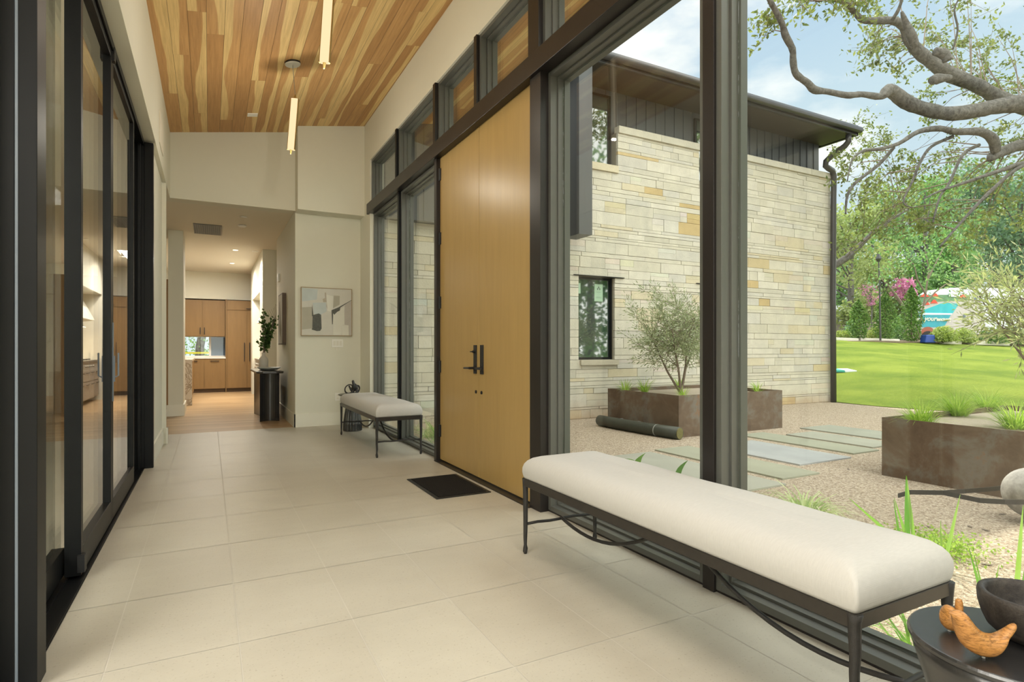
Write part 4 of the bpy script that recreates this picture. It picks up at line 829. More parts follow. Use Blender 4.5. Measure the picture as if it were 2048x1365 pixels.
# =================================================================== PENDANTS
def pendant(top, bot, d, can, label):
    a, b_ = P(*top, d), P(*bot, d)
    t = empty('pendant_light', (a.x, a.y, CZ(a.x)), label, 'pendant light', 'slender glowing bar pendants')
    ax = (b_ - a).normalized(); F_ = Vector((SY, CY, 0)); sd = ax.cross(F_).normalized(); fw_ = sd.cross(ax).normalized()
    def slab(w0, w1, t0, t1, a_, bb_, mat, name, lab=None):
        pts = [a_ + sd * w0 + fw_ * t0, a_ + sd * w1 + fw_ * t0, a_ + sd * w1 + fw_ * t1, a_ + sd * w0 + fw_ * t1]
        o = MB().extr(pts, bb_ - a_).build(name, mat, t)
        if lab: o['label'] = lab
    slab(-0.033, 0.033, -0.02, 0.02, a, b_, 'lit_diffuser', 'diffuser', 'glowing warm white bar')
    slab(-0.042, -0.036, -0.012, 0.012, a, b_, 'brass', 'side_rail'); slab(0.036, 0.042, -0.012, 0.012, a, b_, 'brass', 'side_rail')
    e = MB(); e.tube([b_, b_ + ax * 0.045], [0.014, 0.006], 10).build('end_cap', 'brass', t)
    MB().tube([a - ax * 0.045, a], [0.006, 0.014], 10).build('end_cap', 'brass', t)
    lamp('pendant_lamp', 'POINT', tuple(b_ + ax * 0.12), 17, (1.0, 0.92, 0.78), shadow_soft_size=0.012)
    cx, cy = a.x, a.y; cz = CZ(cx)
    if can: c_ = can
    else: c_ = (cx, cy)
    zc = CZ(c_[0]); mb = MB()
    for dy in (-0.012, 0.012): mb.tube([(c_[0], c_[1] + dy, zc - 0.03), tuple(a - ax * 0.03)], 0.0022, 5)
    mb.build('cord', 'wire_grey', t)
    sl = 0.175; pts_t = []; mb = MB(); vs = []
    for (r_, dz) in ((0.080, -0.001), (0.080, -0.020), (0.074, -0.030)):
        for k in range(32): q_ = 2 * math.pi * k / 32; vs.append((c_[0] + r_ * math.cos(q_), c_[1] + r_ * math.sin(q_), CZ(c_[0] + r_ * math.cos(q_)) + dz))
    fs = [(i * 32 + k, i * 32 + (k + 1) % 32, (i + 1) * 32 + (k + 1) % 32, (i + 1) * 32 + k) for i in range(2) for k in range(32)] + [tuple(range(64, 96))]
    mb.add(vs[:64], fs[:32]); mb.build('canopy_rim', 'black_matte', t)
    MB().add(vs[32:], [(k, (k + 1) % 32, (k + 1) % 32 + 32, k + 32) for k in range(32)] + [tuple(range(32, 64))]).build('canopy', 'pendant_cap', t)
pendant((590, 198), (582, 300), 6.25, (0.80, 6.60), 'slender glowing bar pendant, the farther one with its round canopy in view')
pendant((662, -75), (649, 126), 4.50, (0.82, 4.55), 'slender glowing bar pendant, the nearer one cut by the top edge')

# =================================================================== STONE WING ACROSS THE COURT
GZ = -0.13
wing = empty('stone_building', (7.7, 8.6, GZ), 'pale limestone house wing with dark siding and a flat metal roof', 'building')
rs = random.Random(5); mb = MB()
TINTS = [(0.60, 0.57, 0.485)] * 6 + [(0.63, 0.60, 0.525)] * 6 + [(0.565, 0.54, 0.465)] * 4 + [(0.61, 0.55, 0.415)] * 2 + [(0.575, 0.555, 0.505)] * 3
RARE = [(0.57, 0.48, 0.31), (0.57, 0.50, 0.36), (0.54, 0.42, 0.23)]
def courses(z0, z1, segs):
    hs = []; z = z0
    while z < z1 - 0.02:
        h_ = rs.choice([0.045, 0.06, 0.08, 0.10, 0.13, 0.16, 0.20, 0.24])
        if z + h_ > z1 - 0.05: h_ = z1 - z
        hs.append((z, z + h_)); z += h_
    for (a, b_) in hs:
        for (s0, s1) in segs:
            x = s0
            while x < s1 - 0.01:
                w_ = rs.uniform(0.18, 0.75) + (0.35 if b_ - a < 0.09 else 0)
                if x + w_ > s1 - 0.15: w_ = s1 - x
                tn = rs.choice(RARE) if rs.random() < 0.03 else rs.choice(TINTS); j = rs.uniform(-0.03, 0.03)
                tn = tuple(c + j for c in tn); g_ = 0.0032; dp = rs.uniform(0, 0.012)
                if b_ - a > 0.14 and rs.random() < 0.35:
                    zm = a + (b_ - a) * rs.uniform(0.35, 0.65)
                    mb.box(x + g_, x + w_ - g_, 8.60 - dp, 8.66, a + g_, zm - g_ / 2, tint=tn); mb.box(x + g_, x + w_ - g_, 8.60 - dp * 0.5, 8.66, zm + g_ / 2, b_ - g_, tint=tuple(c + rs.uniform(-.03, .03) for c in tn))
                else: mb.box(x + g_, x + w_ - g_, 8.60 - dp, 8.66, a + g_, b_ - g_, tint=tn)
                x += w_
W1, W2 = (5.885, 6.694), (8.86, 9.67)
XR = 13.12
courses(-0.25, 0.94, [(2.2, XR)]); courses(0.94, 2.46, [(2.2, W1[0]), (W1[1], W2[0]), (W2[1], XR)]); courses(2.46, 3.11, [(2.2, XR)])
courses(3.11, 4.42, [(5.70, XR)]); courses(4.42, 5.18, [(6.764, 8.844), (9.964, XR)])
for a, b_, z in ((5.60, 6.764, 4.42), (8.844, 9.964, 4.42), (6.764, 8.844, 5.18), (9.964, XR + 0.03, 5.18)):
    n_ = max(1, int((b_ - a) / 0.7)); 
    for k in range(n_): mb.box(a + (b_ - a) * k / n_ + 0.004, a + (b_ - a) * (k + 1) / n_ - 0.004, 8.555, 8.70, z, z + 0.13, tint=rs.choice(TINTS))
mb.box(W1[0] + 0.02, W1[1] + 0.06, 8.54, 8.64, 0.845, 0.935, tint=(0.50, 0.46, 0.37)); mb.box(W2[0] - 0.03, W2[1] + 0.06, 8.54, 8.64, 0.845, 0.935, tint=(0.50, 0.46, 0.37))
mb.build('stone_wall', 'stone_block', wing)
k_ = MB(); 
for seg in ((2.2, W1[0]), (W1[1], W2[0]), (W2[1], XR)): k_.box(seg[0], seg[1], 8.645, 8.95, -0.25, 4.43)
for seg in (W1, W2): k_.box(seg[0], seg[1], 8.645, 8.95, -0.25, 0.94); k_.box(seg[0], seg[1], 8.645, 8.95, 2.46, 4.43)
k_.box(6.764, 8.844, 8.645, 8.95, 4.43, 5.2); k_.box(9.964, XR, 8.645, 8.95, 4.43, 5.2); k_.box(XR - 0.2, XR, 8.64, 16.0, -0.25, 5.2)
k_.build('mortar_core', 'mortar_joint', wing)
sd_ = MB(); 
# dark vertical boards above the stone
sd_.box(5.75, 12.95, 8.78, 9.0, 4.5, 6.05); sd_.box(12.75, 12.95, 9.0, 16.0, 5.2, 6.05)
x = 5.9
while x < 12.95: sd_.box(x - 0.012, x + 0.012, 8.765, 8.78, 4.5, 6.05); x += 0.245
sd_.build('siding', 'dark_siding', wing)
s2 = MB(); s2.box(2.2, 5.72, 8.42, 8.66, 3.10, 6.05)
x = 2.3
while x < 5.7: s2.box(x - 0.010, x + 0.010, 8.41, 8.42, 3.10, 6.05); x += 0.62
s2.box(5.45, 5.72, 7.95, 8.42, 3.06, 6.05)
s2.build('upper_cladding', 'dark_siding', wing)
def wwin(a, b_, z0_, z1_, yy, mull=False):
    m = MB(); f_ = 0.045
    m.box(a, a + f_, yy, yy + 0.07, z0_, z1_); m.box(b_ - f_, b_, yy, yy + 0.07, z0_, z1_); m.box(a + f_, b_ - f_, yy, yy + 0.07, z0_, z0_ + f_); m.box(a + f_, b_ - f_, yy, yy + 0.07, z1_ - f_, z1_)
    o = m.build('window', 'bronze_frame', wing); MB().box(a + f_, b_ - f_, yy + 0.03, yy + 0.05, z0_ + f_, z1_ - f_).build('pane', 'dark_glass', o); return o
w1 = wwin(W1[0], W1[1], 0.94, 2.46, 8.68); w2 = wwin(W2[0], W2[1], 0.94, 2.46, 8.68); wwin(5.86, 6.70, 4.56, 5.90, 8.72); wwin(8.86, 9.70, 4.56, 5.90, 8.72)
MB().box(6.31, 6.50, 8.702, 8.708, 2.02, 2.34).build('sticker_sheet', 'sheet_green', w1); MB().box(5.932, 6.0, 8.702, 8.708, 2.15, 2.34).build('sticker_sheet', 'sheet_green', w1)
lg = MB()
for cx_ in (6.38, 6.405, 6.43):
    zz_ = 2.25 + (0.03 if cx_ == 6.405 else 0); lg.extr([(cx_ - 0.014, 8.700, zz_), (cx_, 8.700, zz_ - 0.025), (cx_ + 0.014, 8.700, zz_), (cx_, 8.700, zz_ + 0.025)], (0, 0.001, 0))
lg.build('logo_mark', 'print_ink', w1)
for a_, b_, z_ in ((6.35, 6.46, 2.19), (6.34, 6.47, 2.10), (6.34, 6.47, 2.08)): MB().box(a_, b_, 8.700, 8.701, z_, z_ + 0.003).build('text_line', 'print_ink', w1)
for a, b_ in ((5.77, 6.90), (8.75, 9.85)): MB().box(a, b_, 8.56, 8.70, 2.462, 2.475).build('lintel', 'black_steel', wing)
rf = MB(); rf.box(2.0, 13.12, 7.98, 16.5, 6.06, 6.22); rf.box(2.0, 13.14, 7.95, 8.0, 6.02, 6.25); rf.box(13.10, 13.15, 7.95, 16.5, 6.02, 6.25); rf.build('roof', 'roof_metal', wing)
MB().box(2.0, 13.05, 8.02, 8.78, 6.03, 6.06).build('soffit', 'soffit_dark', wing)
gt = MB(); gt.tube([(2.0, 7.90, 6.13), (13.15, 7.90, 6.13)], 0.07, 10); gt.build('gutter', 'roof_metal', wing, smooth=True)
pth = [(1697, 270, 8.0), (1697, 283, 8.0), (1690, 292, 8.1), (1662, 313, 8.4), (1652, 323, 8.5), (1651, 332, 8.5), (1657, 337, 8.5), (1665, 342, 8.5), (1668, 352, 8.5), (1667, 400, 8.5), (1666, 600, 8.5), (1665, 802, 8.5)]
dp_ = []
for (u, v, yy) in pth:
    r0 = P(u, v, 1.0) - Vector((0, 0, CH)); tq = yy / r0.y; dp_.append((r0.x * tq, yy, max(CH + r0.z * tq, GZ)))
dp_[-1] = (dp_[-2][0] + 0.02, 8.5, GZ)
MB().tube(dp_, 0.066, 10).build('downspout', 'roof_metal', wing, smooth=True)

# =================================================================== COURT GROUND
struct(box('floor', 'mulch', (-60, 120, -60, 120, -0.6, -0.26)), 'bare earth around the house', 'ground')
g = MB(); 
bnd = [(13.2, 9.2), (13.05, 8.3), (12.95, 7.3), (13.2, 6.3), (14.0, 5.2), (15.2, 4.2), (17.0, 3.2), (19.5, 2.0)]
g.prism([(2.28, -14.0), (22, -14.0), (19.5, 2.0)][0:1] + [(24, -14.0)] + [(24, 1.0)] + [(24, 9.2), (2.28, 9.2)], -0.25, GZ)
struct(g.build('floor', 'gravel', loc=(0, 0, 0)), 'crushed beige gravel of the courtyard', 'ground')
# lawn rising away from the court
def lz(x, y):
    d = SY * x + CY * y; de = 1e9
    for (ax_, ay_), (bx_, by_) in zip(bnd[:-1], bnd[1:]):
        t_ = max(0, min(1, ((x - ax_) * (bx_ - ax_) + (y - ay_) * (by_ - ay_)) / ((bx_ - ax_) ** 2 + (by_ - ay_) ** 2))); de = min(de, math.hypot(x - ax_ - (bx_ - ax_) * t_, y - ay_ - (by_ - ay_) * t_))
    q = min(max(min(de / 15.5, (d - 10.0) / 19.5), 0), 1.0); z = GZ + 0.012 + 1.72 * q
    lat = (CY * x - SY * y) / max(d, 1)
    return z - 0.42 * max(0, min(1, (lat - 0.55) / 0.4)) * q
vs = []; NI, NJ = 70, 90
for i in range(NI + 1):
    q = i / NI; 
    k = q * (len(bnd) - 1); a = int(min(k, len(bnd) - 2)); f_ = k - a; bx = bnd[a][0] * (1 - f_) + bnd[a + 1][0] * f_; by = bnd[a][1] * (1 - f_) + bnd[a + 1][1] * f_
    # outward end of this strip
    ex = 19 + 26 * q; ey = 34 - 26 * q
    for j in range(NJ + 1):
        w = j / NJ; x = bx + (ex - bx) * w; y = by + (ey - by) * w; vs.append((x, y, lz(x, y) + (0.02 * math.sin(x * 2.1) * math.cos(y * 1.7) if j > 1 else 0)))
mb = MB(); mb.add(vs, [(i * (NJ + 1) + j, (i + 1) * (NJ + 1) + j, (i + 1) * (NJ + 1) + j + 1, i * (NJ + 1) + j + 1) for i in range(NI) for j in range(NJ)])
lw = mb.build('lawn', 'lawn_grass', loc=(0, 0, 0), smooth=True); struct(lw, 'bright green lawn rising behind the courtyard', 'lawn')
# pavers
PAV = [((2.4, 4.76), (3.55, 5.42), (0.37, 0.365, 0.31), 'wide pale entry slab outside the oak doors'),
       ((4.92, 5.49), (3.71, 5.52), (0.34, 0.34, 0.26), 'greenish stepping slab next to the entry slab'),
       ((5.68, 6.60), (4.07, 5.45), (0.38, 0.39, 0.39), 'bluish grey stepping slab in the middle of the path'),
       ((6.85, 7.38), (4.20, 5.90), (0.33, 0.335, 0.26), 'long greenish stepping slab past the bluish one'),
       ((7.50, 8.12), (4.35, 5.60), (0.35, 0.35, 0.29), 'stepping slab level with the rusty planter corner'),
       ((8.30, 9.05), (4.70, 5.95), (0.32, 0.325, 0.27), 'farthest stepping slab of the path')]
for (xa, xb), (ya, yb), tn, lb in PAV:
    tag(MB().box(xa, xb, ya, yb, GZ - 0.03, GZ + 0.018, tint=tn).build('stepping_slab', 'paver_concrete', bevel=0.004), lb, 'paving slab', 'stepping slabs across the gravel')

# =================================================================== PLANTERS
def planter(x0, x1, y0, y1, zt, label):
    t = empty('steel_planter', ((x0 + x1) / 2, (y0 + y1) / 2, GZ), label, 'planter', 'rusted steel planters in the court')
    mb = MB(); w = 0.012
    mb.box(x0, x0 + w, y0, y1, GZ, zt); mb.box(x1 - w, x1, y0, y1, GZ, zt); mb.box(x0 + w, x1 - w, y0, y0 + w, GZ, zt); mb.box(x0 + w, x1 - w, y1 - w, y1, GZ, zt)
    mb.build('steel_wall', 'corten', t); MB().box(x0 + w, x1 - w, y0 + w, y1 - w, GZ, zt - 0.06).build('gravel_fill', 'gravel_top', t)
planter(5.93, 8.15, 6.15, 7.80, 0.475, 'square rusted steel planter in front of the stone wall')
planter(6.00, 8.60, 0.60, 3.39, 0.455, 'large rusted steel planter at the right of the court')
ro = empty('fabric_roll', (5.70, 6.9, GZ), 'dark roll of landscape fabric lying against the far planter', 'roll')
MB().tube([(5.71, 7.72, GZ + 0.09), (5.70, 7.2, GZ + 0.09), (5.74, 6.6, GZ + 0.088), (5.82, 6.02, GZ + 0.088)], 0.088, 20).build('roll_body', 'roll_dark', ro, smooth=True)
MB().tube([(5.822, 6.012, GZ + 0.088), (5.82, 6.02, GZ + 0.088)], 0.08, 20).build('roll_end', 'roll_drab', ro)
for yy in (6.4, 6.8, 7.2): MB().tube([(5.755 - (yy - 6.6) * 0.03, yy, GZ + 0.089), (5.755 - (yy - 6.6) * 0.03, yy + 0.01, GZ + 0.089)], 0.090, 20).build('strap', 'wire_grey', ro)

def clump(name, base, n, L, w, spread, mat, label, cat, group=None, curl=0.6, rad=0.05, zmin=None):
    mb = blades(MB(), base, n, L, w, spread, curl, rad=rad, zmin=zmin); o = mb.build(name, mat, loc=base); return tag(o, label, cat, group)
def onp(u, v, z): q = onz(u, v, z); return (q.x, q.y, z)
GG = 'sedge tufts in the steel planters'
clump('grass_tuft', (6.02, 7.45, 0.41), 70, 0.30, 0.008, 0.9, 'grass_blade', 'fine grass tuft at the left corner of the far planter', 'grass', GG)
clump('grass_tuft', onp(1289, 787, 0.41), 90, 0.33, 0.008, 0.9, 'grass_blade', 'full grass tuft on the near left rim of the far planter', 'grass', GG)
clump('grass_tuft', (6.12, 6.26, 0.41), 60, 0.24, 0.008, 1.0, 'grass_blade', 'pale grass tuft at the near corner of the far planter', 'grass', GG)
clump('grass_tuft', onp(1358, 777, 0.41), 60, 0.26, 0.008, 0.9, 'grass_blade', 'grass tuft at the foot of the far olive tree', 'grass', GG)
clump('grass_tuft', onp(1516, 786, 0.41), 50, 0.28, 0.008, 0.9, 'grass_blade', 'grass tuft at the right end of the far planter', 'grass', GG)
clump('grass_tuft', (6.24, 3.15, 0.40), 260, 0.30, 0.006, 1.1, 'grass_blade', 'wide green grass tuft at the left corner of the near planter', 'grass', GG, rad=0.12)
clump('grass_tuft', onp(1915, 832, 0.40), 260, 0.33, 0.007, 1.0, 'grass_blade', 'green grass tuft in the middle of the near planter', 'grass', GG, rad=0.10)
clump('grass_tuft', onp(1975, 822, 0.40), 200, 0.34, 0.007, 1.0, 'grass_blade', 'green grass tuft toward the back of the near planter', 'grass', GG, rad=0.10)
clump('grass_tuft', onp(2035, 858, 0.40), 280, 0.34, 0.007, 1.1, 'grass_blade', 'green grass tuft at the right edge on the near planter', 'grass', GG, rad=0.13)

# =================================================================== BED PLANTS BY THE WINDOWS
def blade(mb, p0, p1, w, bend=0.0):
    p0, p1 = Vector(p0), Vector(p1); ax = p1 - p0; sd = ax.cross(Vector((SY, CY, 0))).normalized(); vs = []; r = random.random()
    for i in range(7):
        q = i / 6; ww = w * (1 - q ** 2.5) / 2 + 0.0005; c = p0 + ax * q + sd * bend * math.sin(q * 3.14) ; vs += [c - sd * ww, c + Vector((SY, CY, 0)) * -0.003, c + sd * ww]
    fs = []
    for i in range(6): fs += [(3 * i, 3 * i + 1, 3 * i + 4, 3 * i + 3), (3 * i + 1, 3 * i + 2, 3 * i + 5, 3 * i + 4)]
    mb.add(vs, fs, rnd=r)
def iris(specs, base_d, label):
    mb = MB()
    for (u0, v0, u1, v1, w, dd) in specs:
        d0 = base_d; d1 = base_d + dd; blade(mb, P(u0, v0, d0), P(u1, v1, d1), w / FPX * d0)
    bz = min(v[2] for v in mb.v)
    o = mb.build('iris_plant', 'iris_blade'); return tag(o, label, 'plant', 'strappy iris plants by the window')
def vg(u, v, d): return v
g35 = V0 + (CH - GZ) * FPX / 3.5; g33 = V0 + (CH - GZ) * FPX / 3.3
iris([(1816, g35, 1812, 951, 12, 0.03), (1832, g35, 1813, 953, 8, 0.0), (1826, g35, 1788, 996, 7, -0.05), (1806, g35, 1787, 1000, 6, 0.05), (1834, g35, 1697, 996, 8, -0.2), (1796, g35, 1745, 1048, 5, 0.1)], 3.5, 'iris plant with the two tallest upright blades behind the bench')
iris([(1886, g33, 1920, 990, 9, 0.1), (1884, g33, 1881, 1042, 6, 0.0), (1880, g33, 1870, 1070, 5, 0.0), (1888, g33, 1869, 1074, 5, -0.1)], 3.3, 'iris plant with one blade leaning right behind the bench end')
g28 = V0 + (CH - GZ) * FPX / 2.8
iris([(1972, g28, 1938, 1097, 7, 0.0), (1976, g28, 1948, 1110, 5, 0.1), (1980, g28, 1998, 1130, 4, 0.1)], 2.8, 'thin iris blades showing behind the wooden bowl')
iris([(2030, g28, 2046, 1012, 12, 0.0), (2048, g28, 2060, 1040, 12, 0.1), (2040, g28, 2075, 1010, 12, 0.1)], 2.8, 'iris plant at the right edge beyond the wooden bowl')
b0 = onp(1610, 1052, GZ)
clump('liriope_clump', b0, 190, 0.46, 0.012, 0.75, 'pale_blade', 'cream striped grassy clump in the gravel behind the bench', 'plant', curl=1.5, rad=0.09, zmin=GZ)
cgv = []; mb = MB()
cc = onz(1868, 1105, GZ); n = 1500; Pn = np.array([cc.x, cc.y, GZ]) + RNG.normal(size=(n, 3)) * [0.13, 0.13, 0.0]; Pn[:, 2] = GZ + 0.01 + RNG.random(n) * 0.09
tag(quads('ground_cover', Pn, rdir(n), rdir(n), 0.022, 0.014, 'grass_blade', None), 'low leafy ground cover between the iris plants', 'plant')
for k, (u, v, d, lab_) in enumerate([(1835, 1235, 2.35, 'green blade tuft seen under the near bench end'), (1620, 1190, 2.75, 'small green tuft outside seen under the bench'), (1335, 1100, 3.3, 'green tuft seen under the middle of the bench')]):
    q = P(u, V0 + (CH - GZ) * FPX / d, d); clump('strappy_tuft', (max(q.x, 2.45), q.y, GZ), 40, 0.30 if k == 0 else 0.16, 0.012, 0.8, 'iris_blade', lab_, 'plant', curl=1.0, rad=0.08, zmin=GZ)
# broad leaves
mb = MB()
def bleaf(c, ln, wd, tilt, yaw_, r):
    c = Vector(c); ax = Vector((math.cos(yaw_) * math.cos(tilt), math.sin(yaw_) * math.cos(tilt), math.sin(tilt))); sd = ax.cross(Vector((0.2, 0.3, 1))).normalized(); nr = sd.cross(ax); vs = []
    for i in range(9):
        q = i / 8; w_ = wd * math.sin(math.pi * q ** 0.8) / 2 + 0.001; p = c + ax * ln * (q - 0.5) - nr * 0.12 * ln * (q - 0.5) ** 2 * 4
        vs += [p - sd * w_ + nr * w_ * 0.3, p, p + sd * w_ + nr * w_ * 0.3]
    fs = []
    for i in range(8): fs += [(3 * i, 3 * i + 1, 3 * i + 4, 3 * i + 3), (3 * i + 1, 3 * i + 2, 3 * i + 5, 3 * i + 4)]
    mb.add(vs, fs, rnd=r); mb.tube([c - ax * ln * 0.5, c - ax * ln * 0.5 - Vector((0, 0, 0.12)), (c.x, c.y, GZ)], 0.004, 5, rnd=0.6)
for (u, v, d, ln, wd, ti, ya) in [(1258, 928, 3.95, 0.20, 0.13, 0.5, 2.6), (1280, 925, 3.95, 0.16, 0.13, 1.0, 0.3), (1300, 950, 3.9, 0.2, 0.09, 0.1, 0.0), (1330, 958, 3.8, 0.22, 0.07, 0.1, -0.3), (1362, 948, 3.7, 0.19, 0.14, 1.2, 0.1),
                                  (1350, 962, 3.7, 0.2, 0.08, 0.2, 2.8), (1392, 966, 3.6, 0.2, 0.07, 0.5, -0.5), (1402, 958, 3.6, 0.16, 0.05, 1.0, -0.2), (1380, 975, 3.6, 0.2, 0.10, 0.3, 2.2), (1310, 968, 3.8, 0.2, 0.1, 0.3, 2.4), (1270, 950, 3.9, 0.2, 0.1, 0.1, 2.9)]:
    bleaf(P(u, v, d), ln, wd, ti, ya, random.random())
tag(mb.build('broad_leaf_plant', 'broad_leaf', smooth=True), 'broad glossy leaved plant just outside behind the bench', 'plant')
for k, (x, y, L_, n_, lab_) in enumerate([(2.62, 6.35, 0.50, 60, 'arching grassy plant outside the side window nearest the doors'), (2.72, 7.2, 0.75, 50, 'tall arching grassy plant outside in the middle of the side window'), (2.80, 7.9, 0.42, 50, 'arching grassy plant outside near the stone wall')]):
    clump('arching_plant', (x, y, GZ), n_, L_, 0.014, 0.9, 'pale_blade' if k != 1 else 'iris_blade', lab_, 'plant', 'arching plants outside the side windows', curl=1.3, rad=0.12, zmin=GZ)
# fallen oak leaves on the gravel
for k, (u, v) in enumerate([(1940, 1055), (1972, 1062), (1860, 1056), (1942, 1090), (1958, 1094), (1975, 1131), (1925, 1105), (1697, 940), (2005, 1030)]):
    q = onz(u, v, GZ); m = MB(); a = random.uniform(0, 3); L_, w_ = 0.035, 0.013; dx = Vector((math.cos(a), math.sin(a), 0)); dy = Vector((-dx.y, dx.x, 0)); c = Vector((q.x, q.y, GZ + 0.006))
    m.add([c - dx * L_, c + dy * w_, c + dx * L_, c - dy * w_, c - dx * L_ + Vector((0, 0, -.002)), c + dy * w_ + Vector((0, 0, -.002)), c + dx * L_ + Vector((0, 0, -.002)), c - dy * w_ + Vector((0, 0, -.002))], [(0, 1, 2, 3), (7, 6, 5, 4), (0, 4, 5, 1), (1, 5, 6, 2), (2, 6, 7, 3), (3, 7, 4, 0)])
    where = ['left of the pair below the bands', 'right of the pair below the bands', 'left of the sculpture', 'left one of two in the sunlit patch', 'right one of two in the sunlit patch', 'in the sun just beyond the wooden bowl', 'in the sun right of the iris blades', 'at the near end of the bluish slab', 'in front of the stone ball'][k]
    tag(m.build('fallen_leaf', 'twig_bark'), 'dry brown oak leaf on the gravel, ' + where, 'leaf', 'fallen leaves on the gravel')

# =================================================================== BOULDER SCULPTURE WITH STEEL BANDS
t = empty('garden_sculpture', tuple(P(2066, 1040, 4.2).xy) + (GZ,), 'round grey stone ball held between flat steel bands on the gravel', 'sculpture')
cs = P(2066, 987, 4.2); R0 = 0.182; mb = MB(); mb.lathe([(max(0.001, R0 * math.sin(math.pi * k / 20)), -R0 * math.cos(math.pi * k / 20)) for k in range(21)], tuple(cs), 40)
mb.build('stone_ball', 'grey_boulder', t, smooth=True)
MB().lathe([(0.06, 0), (0.05, cs.z - R0 - GZ + 0.03)], (cs.x, cs.y, GZ), 20).build('stone_foot', 'grey_boulder', t)
def band(pts, hgt, par):
    m = MB(); vs = []
    for (u, v, d) in pts: p = P(u, v, d); vs += [p, p + Vector((0, 0, -hgt)), p + Vector((SY, CY, 0)) * 0.008, p + Vector((SY, CY, 0)) * 0.008 + Vector((0, 0, -hgt))]
    fs = []
    for i in range(len(pts) - 1):
        a = 4 * i; fs += [(a, a + 4, a + 5, a + 1), (a + 2, a + 3, a + 7, a + 6), (a, a + 2, a + 6, a + 4), (a + 1, a + 5, a + 7, a + 3)]
    m.add(vs, fs); m.build('steel_band', 'bench_frame_metal', par)
band([(1797, 988, 4.55), (1822, 981, 4.5), (1886, 982, 4.35), (1920, 989, 4.2), (1960, 997, 4.05), (2010, 1000, 3.97), (2066, 1000, 3.96), (2130, 996, 4.05)], 0.034, t)
band([(1886, 982, 4.38), (1930, 979, 4.5), (1980, 975, 4.55), (2020, 971, 4.55), (2080, 970, 4.5), (2140, 975, 4.4)], 0.034, t)

# =================================================================== OLIVE TREES IN THE PLANTERS
def shrub_tree(name, base, crown, rx, rz, nst, nleaf, leaf, mat, label, cat, trunk=0.03, seed=1, lw=0.3, ry=None, part_twigs=46):
    rr = random.Random(seed); t = empty(name, base, label, cat); base = Vector(base); crown = Vector(crown); ry = ry or rx
    st = MB(); tips = []
    for k in range(nst):
        a = 2 * math.pi * k / nst + rr.uniform(-.4, .4); tgt = crown + Vector((math.cos(a) * rx * 0.45, math.sin(a) * ry * 0.45, rr.uniform(-0.1, 0.25) * rz))
        m1 = base.lerp(tgt, 0.35) + Vector((rr.uniform(-.05, .05), rr.uniform(-.05, .05), 0)); m2 = base.lerp(tgt, 0.7) + Vector((rr.uniform(-.08, .08), rr.uniform(-.08, .08), 0.05))
        st.tube([base, m1, m2, tgt], [trunk, trunk * .75, trunk * .5, trunk * .22], 7)
        for _ in range(part_twigs // nst):
            s0 = rr.choice([m1, m2, tgt, m2]).lerp(rr.choice([m2, tgt]), rr.random())
            d_ = Vector((rr.gauss(0, 1), rr.gauss(0, 1), rr.gauss(0.2, 0.9))).normalized(); e_ = crown + Vector((d_.x * rx, d_.y * ry, d_.z * rz)) * rr.uniform(0.6, 1.05)
            mid = s0.lerp(e_, 0.5) + Vector((rr.uniform(-.1, .1) * rx, rr.uniform(-.1, .1) * rx, -0.02)); st.tube([s0, mid, e_], [trunk * .25, trunk * .16, trunk * .06], 4, caps=False); tips.append((s0, mid, e_))
    st.build('stems', 'twig_bark', t)
    C_, D_ = [], []
    for i in range(nleaf):
        s0, mid, e_ = tips[rr.randrange(len(tips))]; q = rr.random() ** 0.75; p = (s0.lerp(mid, q * 2) if q < 0.5 else mid.lerp(e_, q * 2 - 1)); dd = (e_ - mid).normalized()
        jt = Vector((rr.gauss(0, 1), rr.gauss(0, 1), rr.gauss(0, 1))); C_.append(p + jt * 0.05 * rx); D_.append(dd + jt * 0.6)
    C_ = np.array([tuple(c) for c in C_]); D_ = np.array([tuple(c) for c in D_]); quads('leaves', C_, D_, rdir(len(C_)), leaf * RNG.uniform(.7, 1.2, len(C_)), leaf * lw, mat, t)
    return t
shrub_tree('olive_tree', (6.75, 6.95, 0.41), tuple(P(1350, 655, 9.3)), 0.92, 0.86, 5, 10000, 0.06, 'olive_leaf', 'young grey-green olive tree in the far planter', 'tree', 0.022, 3, 0.24, part_twigs=90)
shrub_tree('olive_tree', (7.35, 2.45, 0.39), tuple(P(2040, 615, 5.7)), 0.70, 0.82, 4, 3300, 0.085, 'olive_leaf_sunlit', 'sunlit yellow-green olive tree at the right edge in the near planter', 'tree', 0.018, 9, 0.20, part_twigs=80)

# =================================================================== THE BIG OAK
oak = empty('oak_tree', (16.5, 4.6, -0.1), 'big live oak whose grey limbs reach in from the upper right', 'tree')
z3 = lambda x, y: (1500 + x / 3.033, y / 3.033)
def limb(pts, d0, d1, name='limb'):
    n = len(pts); path = []; rad = []
    rr = random.Random(n)
    for i, (x, y, r) in enumerate(pts):
        u, v = z3(x, y); d = d0 + (d1 - d0) * i / (n - 1); path.append(P(u, v, d)); rad.append(r / 3.033 / FPX * d)
    out, ro = [], []
    for i in range(n - 1):
        p0, p1, p2, p3 = path[max(i - 1, 0)], path[i], path[i + 1], path[min(i + 2, n - 1)]
        for k in range(4):
            t_ = k / 4; out.append(0.5 * ((2 * p1) + (p2 - p0) * t_ + (2 * p0 - 5 * p1 + 4 * p2 - p3) * t_ ** 2 + (3 * p1 - p0 - 3 * p2 + p3) * t_ ** 3)); ro.append((rad[i] * (1 - t_) + rad[i + 1] * t_) * rr.uniform(0.93, 1.07))
    out.append(path[-1]); ro.append(rad[-1])
    MB().tube(out, ro, 9).build(name, 'bark', oak, smooth=True); return out
LIMBS = []
